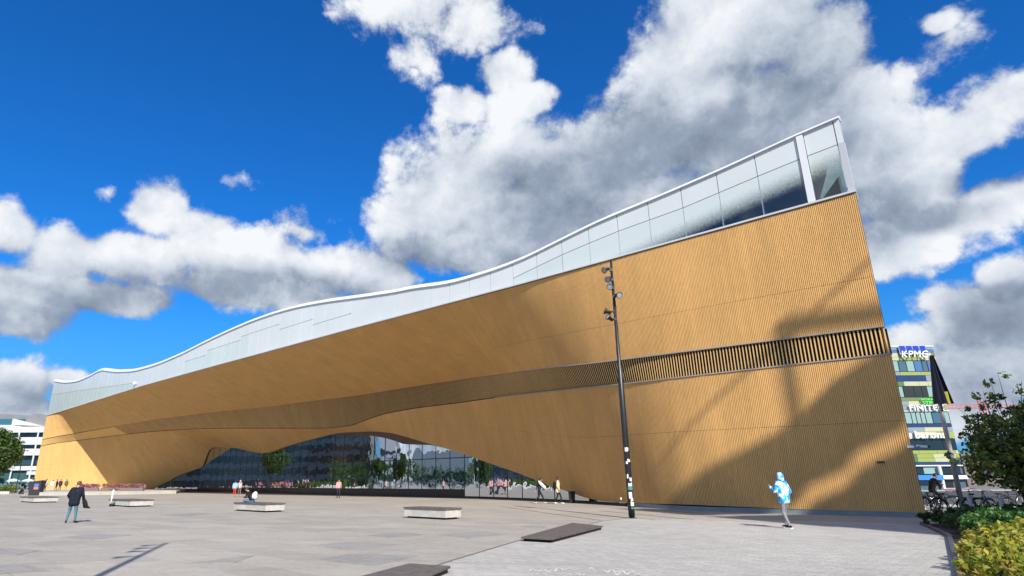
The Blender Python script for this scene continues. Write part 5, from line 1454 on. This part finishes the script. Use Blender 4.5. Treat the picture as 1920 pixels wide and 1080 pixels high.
# ------------------------------------------------------------------ bicycles and riders on the right
M_RUB = mat('rubber', (.02, .02, .02), .8); M_CHR = mat('spoke_metal', (.5, .5, .5), .3, metal=.8); M_BIKE = [mat('bike_black', (.015, .015, .018), .3), mat('bike_grey', (.20, .21, .22), .3), mat('bike_teal', (.03, .12, .13), .3)]
def bicycle(mt_):
    o = thing('bicycle', 'bicycle', 'bicycle'); WPOS[o.name] = (0, 0, 0)
    r_ = .34
    for x_ in (-.52, .52):
        mb = MB(); pts = [(x_+r_*math.cos(a_), 0, r_+r_*math.sin(a_)) for a_ in np.linspace(0, 2*math.pi, 29)]; mb.tube(pts, .020, 6, False); w_ = link('wheel', mb.mesh('wheel', M_RUB, True), o)
        mb = MB(); pts = [(x_+(r_-.03)*math.cos(a_), 0, r_+(r_-.03)*math.sin(a_)) for a_ in np.linspace(0, 2*math.pi, 29)]; mb.tube(pts, .011, 5, False); link('rim', mb.mesh('rim', M_CHR), w_)
        mb = MB()
        for i in range(18): a_ = i*math.pi/9; mb.tube([(x_, .02*(-1)**i, r_), (x_+(r_-.03)*math.cos(a_), 0, r_+(r_-.03)*math.sin(a_))], .0035, 3)
        mb.tube([(x_, -.05, r_), (x_, .05, r_)], .02, 8); link('spokes', mb.mesh('spokes', M_CHR), w_)
        mb = MB(); pts = [(x_+(r_+.035)*math.cos(a_), 0, r_+(r_+.035)*math.sin(a_)) for a_ in np.linspace(.3 if x_ < 0 else .9, 2.6 if x_ < 0 else 3.0, 14)]; mb.tube(pts, .018, 5); link('mudguard', mb.mesh('mudguard', mt_), o)
    mb = MB(); bb, st, hd_, rw, fw_ = (-.10, 0, .30), (-.22, 0, .74), (.34, 0, .80), (-.52, 0, .34), (.52, 0, .34)
    for a_, c_ in ((bb, st), (bb, (.36, 0, .70)), (st, (.35, 0, .74)), ((.38, 0, .62), (.31, 0, .95))): mb.tube([a_, c_], .018, 7)
    for y_ in (-.05, .05): mb.tube([(bb[0], y_*.5, bb[2]), (rw[0], y_, rw[2])], .011, 5); mb.tube([(st[0], y_*.3, st[2]), (rw[0], y_, rw[2])], .010, 5); mb.tube([(.38, y_*.7, .64), (fw_[0], y_, fw_[2])], .012, 5)
    link('frame', mb.mesh('frame', mt_, True), o)
    mb = MB(); mb.tube([(.05, -.28, 1.00), (.18, -.24, 1.03), (.30, -.06, .99), (.30, .06, .99), (.18, .24, 1.03), (.05, .28, 1.00)], .013, 6); mb.tube([(.31, 0, .93), (.30, 0, .99)], .016, 6); link('handlebar', mb.mesh('handlebar', M_BIKE[0], True), o)
    mb = MB(); mb.ball((-.27, 0, .88), (.14, .08, .035), 10, 6); mb.tube([st, (-.25, 0, .86)], .014, 6); link('saddle', mb.mesh('saddle', M_RUB, True), o)
    mb = MB(); mb.tube([(-.10, -.06, .30), (-.10, .06, .30)], .05, 10); mb.tube([(-.10, .08, .30), (.02, .08, .18)], .010, 5); mb.tube([(-.10, -.08, .30), (-.22, -.08, .42)], .010, 5); mb.box((.03, .12, .17), (.09, .08, .02)); mb.box((-.23, -.12, .43), (.09, .08, .02)); link('crank', mb.mesh('crank', M_BIKE[0]), o)
    mb = MB(); mb.box((-.52, 0, .76), (.36, .14, .02)); mb.tube([(-.66, .06, .75), (-.54, .05, .36)], .007, 4); mb.tube([(-.66, -.06, .75), (-.54, -.05, .36)], .007, 4); link('rack', mb.mesh('rack', M_BIKE[0]), o)
    return o
BG = 'bicycles parked at the right end of the library'
b0 = bicycle(M_BIKE[0]); b0['label'] = 'black bicycle whose pale front wheel shows clearest, beside the flagpole foot'; b0['group'] = BG
g_ = gp(1790, 966); b0.location = g_; b0.rotation_euler = (0, 0, -.25)
for i, (px, py, rz, lab) in enumerate(((1752, 962, .5, 'bicycle closest to the corner of the library'), (1768, 958, -.6, 'bicycle the seated rider leans on'), (1842, 968, .15, 'bicycle between flagpole and tree trunks'), (1868, 966, 2.9, 'bicycle standing before the tree trunks'), (1825, 955, .9, 'bicycle half hidden behind the flagpole'), (1905, 958, .3, 'bicycle farthest right behind the tree trunks'))):
    copy_thing(b0, gp(px, py), rz, lab, BG)
p_ = gp(1757, 961); person('person in black leaning over the handlebars of a bicycle', (p_.x, p_.y, 0), face_dir(1, -.1), sit(.95, .15) | dict(knee=((-.12, .35, .80), (.12, .30, .70)), ankle=((-.12, .25, .40), (.12, .10, .25))), cm('black_top', (.014, .014, .017)), cm('charcoal', (.02, .02, .026)), voxel=.025)
# steel bike rack posts
for i, (px, py) in enumerate(((1828, 979), (1888, 982))):
    q_ = gp(px, py); mb = MB(); mb.tube([(q_.x, q_.y, 0), (q_.x, q_.y, .85)], .075, 12); mb.ball((q_.x, q_.y, .85), (.075, .075, .03), 12, 4)
    solo(mb, 'bollard', mat('grey_steel', (.30, .31, .32), .45, noise=(3, .1)), ['grey steel bollard left of the tree, at the edge of the bed', 'grey steel bollard beside the tree trunks'][i], 'bollard', smooth=True)
# flagpole with hanging dark flag
q_ = gp(1808, 966); fp = thing('flagpole', 'pale flagpole with a hanging dark flag before the green office building', 'flagpole', (q_.x, q_.y, 0))
ptop = ap(1742, 665, q_.y)
mb = MB(); mb.tube([(q_.x, q_.y, 0), (q_.x+(ptop.x-q_.x)*.5, q_.y, ptop.z*.5), (ptop.x, q_.y, ptop.z)], [.11, .09, .05], 14); mb.build('pole', mat('pole_grey', (.50, .50, .50), .4), fp, True)
mb = MB(); mb.lathe([(0, .05), (.26, .05), (.26, 0)], (q_.x, q_.y, .0), 16); mb.build('base_plate', MATS['grey_steel'], fp)
mb = MB(); vv = []; NX, NZ = 14, 12
for i in range(NX):
    for j in range(NZ):
        f_, h_ = i/(NX-1), j/(NZ-1); wdt = .14+.66*h_
        vv.append((ptop.x+.02+(f_-.5)*wdt*1.0, q_.y-.1+math.sin(f_*17)*.11*(.4+h_), ptop.z-.05-h_*2.25-(.35*h_ if .3 < f_ < .45 else 0)))
mb.add(vv, [(i*NZ+j, i*NZ+j+1, (i+1)*NZ+j+1, (i+1)*NZ+j) for i in range(NX-1) for j in range(NZ-1)])
fl = mb.build('flag', cm('flag_navy', (.012, .014, .03)), fp, True)
mb = MB(); vv = []
for i in range(6):
    for j in range(5): f_, h_ = i/5, j/4; vv.append((ptop.x+.12+f_*.28, q_.y-.16+math.sin(f_*9)*.05, ptop.z-1.75-h_*.55))
mb.add(vv, [(i*5+j, i*5+j+1, (i+1)*5+j+1, (i+1)*5+j) for i in range(5) for j in range(4)]); mb.build('flag_edge', cm('flag_yellow', (.35, .33, .04)), fl, True)
# security camera at the corner
cp = on_front(1702, 838, -.05); cc = thing('security_camera', 'white security camera on a bracket at the right corner of the timber front', 'camera', cp)
mb = MB(); mb.box(cp+V(*(EA*-.1), 0), (.24, .12, .10), FM); mb.build('junction_box', M_SIGNW, cc)
rt_ = V(*(-EA), 0); a_ = cp+rt_*.3
mb = MB(); mb.tube([a_, a_+rt_*.06+V(0, 0, .06), a_+rt_*.12+V(0, 0, .02)], .03, 8); mb.build('bracket', M_SIGNW, cc)
mb = MB(); mb.box(a_+rt_*.26+V(0, 0, .0), (.24, .10, .09), FM @ Matrix.Rotation(-.12, 3, 'Y')); mb.build('housing', M_WHITE, cc)
mb = MB(); mb.tube([a_+rt_*.42-V(0, 0, .01), a_+rt_*.46-V(0, 0, .02)], .05, 10); mb.build('lens', M_BLACK, cc)
# white floodlight on the sill far left
lp_ = on_front(252, 719, -.1); fo = thing('floodlight', 'small white floodlight on the sill under the roof storey at the left', 'lamp', lp_)
mb = MB(); mb.ball(lp_, (.26, .2, .24), 12, 8); mb.build('head', M_SIGNW, fo, True)
mb = MB(); mb.tube([lp_, lp_+V(*(EA*-1.2), .12)], .04, 6); mb.build('arm', M_WHITE, fo)
# small wall light on the arch foot
wl = on_front(1166, 935, 3.2); mb = MB(); mb.ball(wl-V(*(NN*.1), 0), (.06, .06, .09), 8, 6); solo(mb, 'wall_light', M_SIGNW, 'tiny white wall light low on the timber left of the light mast', 'lamp', smooth=True)
# black litter bin before the arch foot
q_ = gp(1073, 943.5); mb = MB(); mb.hexa([V(q_.x-.17, q_.y-.16, .05), V(q_.x+.17, q_.y-.16, .05), V(q_.x+.17, q_.y+.16, .05), V(q_.x-.17, q_.y+.16, .05), V(q_.x-.21, q_.y-.19, .74), V(q_.x+.21, q_.y-.19, .74), V(q_.x+.21, q_.y+.19, .74), V(q_.x-.21, q_.y+.19, .74)])
mb.box((q_.x, q_.y, .77), (.48, .44, .05)); mb.box((q_.x, q_.y, .03), (.24, .24, .06)); solo(mb, 'litter_bin', M_BLACK, 'black litter bin under the low end of the timber arch', 'bin')
# advertising pillar
q_ = gp(66, 929); ad = thing('advertising_pillar', 'black leaning-sided pillar with a small orange and blue poster at the left', 'pillar', (q_.x, q_.y, 0))
mb = MB(); hw = .85; mb.hexa([q_+V(-hw*.8, -.4, 0), q_+V(hw*.8, -.4, 0), q_+V(hw*.8, .4, 0), q_+V(-hw*.8, .4, 0), q_+V(-hw, -.5, 1.75), q_+V(hw, -.5, 1.95), q_+V(hw, .5, 1.95), q_+V(-hw, .5, 1.75)]); mb.build('body', mat('pillar_black', (.03, .035, .038), .5), ad)
mb = MB(); mb.box(q_+V(.25, -.50, 1.25), (.62, .02, .52)); mb.build('poster', mat('poster_blue', (.10, .16, .50), .5), ad)
mb = MB(); mb.box(q_+V(.25, -.50, .90), (.62, .022, .24)); mb.build('poster_strip', mat('poster_orange', (.75, .22, .06), .5), ad)
# electric scooter by the third bench
q_ = gp(206.5, 950); es = thing('electric_scooter', 'white electric scooter parked at the left end of a concrete bench', 'scooter', (q_.x, q_.y, 0))
mb = MB(); mb.tube([q_+V(0, 0, .18), q_+V(.06, 0, 1.12)], .05, 10); mb.build('stem', M_SIGNW, es, True)
mb = MB(); mb.tube([q_+V(-.2, -.12, 1.14), q_+V(.06, 0, 1.16), q_+V(.3, .14, 1.14)], .03, 8); mb.build('handlebar', M_BIKE[0], es)
mb = MB(); mb.box(q_+V(-.10, .40, .15), (.18, .85, .06), Matrix.Rotation(.3, 3, 'Z')); mb.build('deck', M_BIKE[0], es)
for dv in (V(0, 0, .11), V(-.24, .82, .11)):
    mb = MB(); mb.tube([q_+dv+V(-.03, -.0, 0), q_+dv+V(.03, 0, 0)], .11, 14); mb.build('wheel', M_RUB, es, True)
# ------------------------------------------------------------------ cafe terrace at the foot of the lit end
def cafe_chair(cn, c_):
    o = thing('cafe_chair', '', 'chair'); WPOS[o.name] = (0, 0, 0); m_ = mat('chair_'+cn, c_, .7)
    mb = MB(); mb.box((0, 0, .45), (.46, .46, .07)); link('seat', mb.mesh('seat', m_), o)
    mb = MB(); mb.box((0, -.22, .72), (.46, .07, .5)); link('backrest', mb.mesh('backrest', m_), o)
    mb = MB()
    for x_ in (-.2, .2):
        for y_ in (-.2, .2): mb.tube([(x_, y_, 0), (x_, y_, .45)], .018, 5)
    link('legs', mb.mesh('legs', M_FRAME), o); return o
chairs = [cafe_chair('plum', (.20, .05, .10)), cafe_chair('pink', (.45, .16, .20)), cafe_chair('orange', (.65, .22, .07))]
CN = ['plum', 'dusty pink', 'orange']
used = [0, 0, 0]; r2 = random.Random(2)
def table_at(x_, y_):
    mb = MB(); mb.tube([(x_, y_, 1.14), (x_, y_, 1.17)], .38, 14); mb.tube([(x_, y_, .44), (x_, y_, 1.14)], .03, 6); mb.tube([(x_, y_, .42), (x_, y_, .45)], .22, 12); return mb
for i in range(22):
    px = 146+i*5.6; q_ = gp(px, 919.4+r2.uniform(-.6, .6), .42)
    if 186 < px < 192: continue
    if i % 3 == 1:
        solo(table_at(q_.x, q_.y), 'cafe_table', M_FRAME, 'small round dark café table, %s from the left on the café terrace' % ORD[i//3], 'table', 'round tables of the café terrace')
        continue
    k_ = r2.choice((0, 0, 1, 1, 2)) if px > 195 else r2.choice((0, 1, 1))
    lab = CN[k_]+' café chair on the terrace at the foot of the sunlit end wall'
    if used[k_] == 0:
        c_ = chairs[k_]; c_.location = (q_.x, q_.y, .42); c_.rotation_euler = (0, 0, r2.uniform(0, 6.28)); c_['label'] = lab; c_['group'] = CN[k_]+' café chairs'; used[k_] = 1
    else: copy_thing(chairs[k_], (q_.x, q_.y, .42), r2.uniform(0, 6.28), lab, CN[k_]+' café chairs')
for k_ in range(3):
    if not used[k_]: q_ = gp(200+k_*9, 919.5, .42); chairs[k_].location = q_; chairs[k_]['label'] = CN[k_]+' café chair on the terrace at the foot of the sunlit end wall'; chairs[k_]['group'] = CN[k_]+' café chairs'
# flowers in tubs along the terrace
LM_FL = [mat('petal_pink', (.45, .12, .18), .6), mat('petal_purple', (.28, .09, .18), .6), mat('petal_orange', (.70, .25, .07), .6), MATS['hedge_leaf_a']]
for i in range(13):
    px = 150+i*9.2
    if 183 < px < 192: continue
    q_ = gp(px, 920.6, .42); o = thing('flower_tub', '', 'flower tub', (q_.x, q_.y, .42), .3, 'flower tubs edging the café terrace'); WPOS[o.name] = (0, 0, 0)
    warm = 195 < px < 250
    o['label'] = ('tub of orange and pink flowers' if warm else 'tub of plum and pink flowers')+' edging the café terrace, %s from the left' % ORD[i]
    mb = MB(); mb.box((0, 0, .22), (1.05, .42, .44)); link('tub', mb.mesh('tub', MATS['brown_wall']), o)
    cs = [(r2.uniform(-.5, .5), r2.uniform(-.18, .18), r2.uniform(.5, .95)) for _ in range(22)]
    link('flowers', leaf_mesh('flowers', cs, .16, 26, .06, LM_FL if warm else LM_FL[:2]+LM_FL[3:], i), o)
q_ = gp(267, 919.8, .42); mb = MB(); mb.ball((q_.x, q_.y, .90), (.5, .45, .5), 12, 8); solo(mb, 'blanket_heap', cm('rose', (.28, .12, .15)), 'rose coloured heap of café blankets at the right end of the terrace', 'blankets', smooth=True)
# parasols at the far left
def parasol(px, py, label):
    q_ = gp(px, py); o = thing('parasol', label, 'parasol', (q_.x, q_.y, 0), 0, 'pale green parasols at the left edge'); 
    mb = MB(); mb.tube([(q_.x, q_.y, 0), (q_.x, q_.y, 2.5)], .035, 6); mb.build('pole', M_WHITE, o)
    mb = MB(); mb.lathe([(1.6, 2.05), (1.1, 2.4), (0, 2.75), (0, 2.70), (1.1, 2.35), (1.6, 2.0)], (q_.x, q_.y, 0), 8); mb.build('canopy', cm('parasol', (.50, .62, .50)), o)
parasol(22, 918.5, 'pale green parasol beside the park tree'); parasol(50, 917.8, 'pale green parasol nearer the library end wall')
# lamp post at the left
q_ = gp(29, 921.5); o = thing('street_lamp', 'thin black street lamp with a short cross arm at the left edge', 'street lamp', (q_.x, q_.y, 0))
t3 = ap(41, 845, q_.y)
mb = MB(); mb.tube([(q_.x, q_.y, 0), (q_.x, q_.y, t3.z)], [.11, .07], 8); mb.build('pole', M_MAST, o)
mb = MB(); mb.box((q_.x, q_.y, t3.z), (1.9, .12, .10)); mb.build('cross_arm', M_MAST, o)
for sx in (-1, 1): mb = MB(); mb.box((q_.x+sx*.75, q_.y, t3.z-.07), (.5, .26, .09)); mb.build('lamp_head', M_MAST, o)
# distant red tower crane
CY = 240.0; jr, jl = ap(1960, 767, CY), ap(1775, 765.5, CY); mx_ = ap(1799, 800, CY)
o = thing('tower_crane', 'distant red tower crane behind the tree', 'crane', (mx_.x, CY, 0)); M_RED = mat('crane_red', (.50, .06, .07), .5)
mb = MB()
zc = jl.z; x0, x1 = jl.x, jr.x; n = 22
for dz, dy in ((0, -.6), (0, .6), (1.3, 0)): mb.tube([(x0, CY+dy, zc+dz), (x1, CY+dy, zc+dz)], .11, 4)
for i in range(n):
    xa = x0+(x1-x0)*i/n; xb = x0+(x1-x0)*(i+.5)/n; xc = x0+(x1-x0)*(i+1)/n
    mb.tube([(xa, CY-.6, zc), (xb, CY, zc+1.3)], .07, 4); mb.tube([(xb, CY, zc+1.3), (xc, CY-.6, zc)], .07, 4)
mb.build('jib', M_RED, o)
mb = MB(); x_ = ap(1812, 800, CY).x+8
for sx in (-.7, .7):
    for sy in (-.7, .7): mb.tube([(x_+sx, CY+sy, 0), (x_+sx, CY+sy, zc+4)], .13, 4)
for i in range(20):
    z0 = i*(zc/20); z1 = z0+zc/20; s_ = (-1)**i
    mb.tube([(x_-.7*s_, CY-.7, z0), (x_+.7*s_, CY-.7, z1)], .08, 4)
mb.build('mast', M_RED, o)
# orange-brown small mast left of the tree
p0 = ap(1797, 893, 120); p1 = ap(1799, 784, 120); mb = MB(); mb.tube([(p0.x, 120, 0), (p0.x, 120, p1.z)], [.35, .25], 8); mb.box((p0.x, 120, p1.z+.2), (1.2, .5, .4)); solo(mb, 'chimney', mat('brick_red', (.30, .10, .06), .8), 'thin reddish chimney rising between the office building and the tree', 'chimney')
# low building behind the tree at the right
o = thing('street_building', 'low pale building across the street behind the right-hand tree', 'building', (104, 112, 0))
mb = MB(); mb.box((104, 112, 2.6), (44, 14, 5.2)); mb.build('wall', MATS['brown_wall'], o)
for i in range(10):
    for j in range(1): mb = MB(); mb.box((86+i*4, 104.95, 3+j*4), (2.2, .12, 2)); mb.build('window', M_OFFG, o)
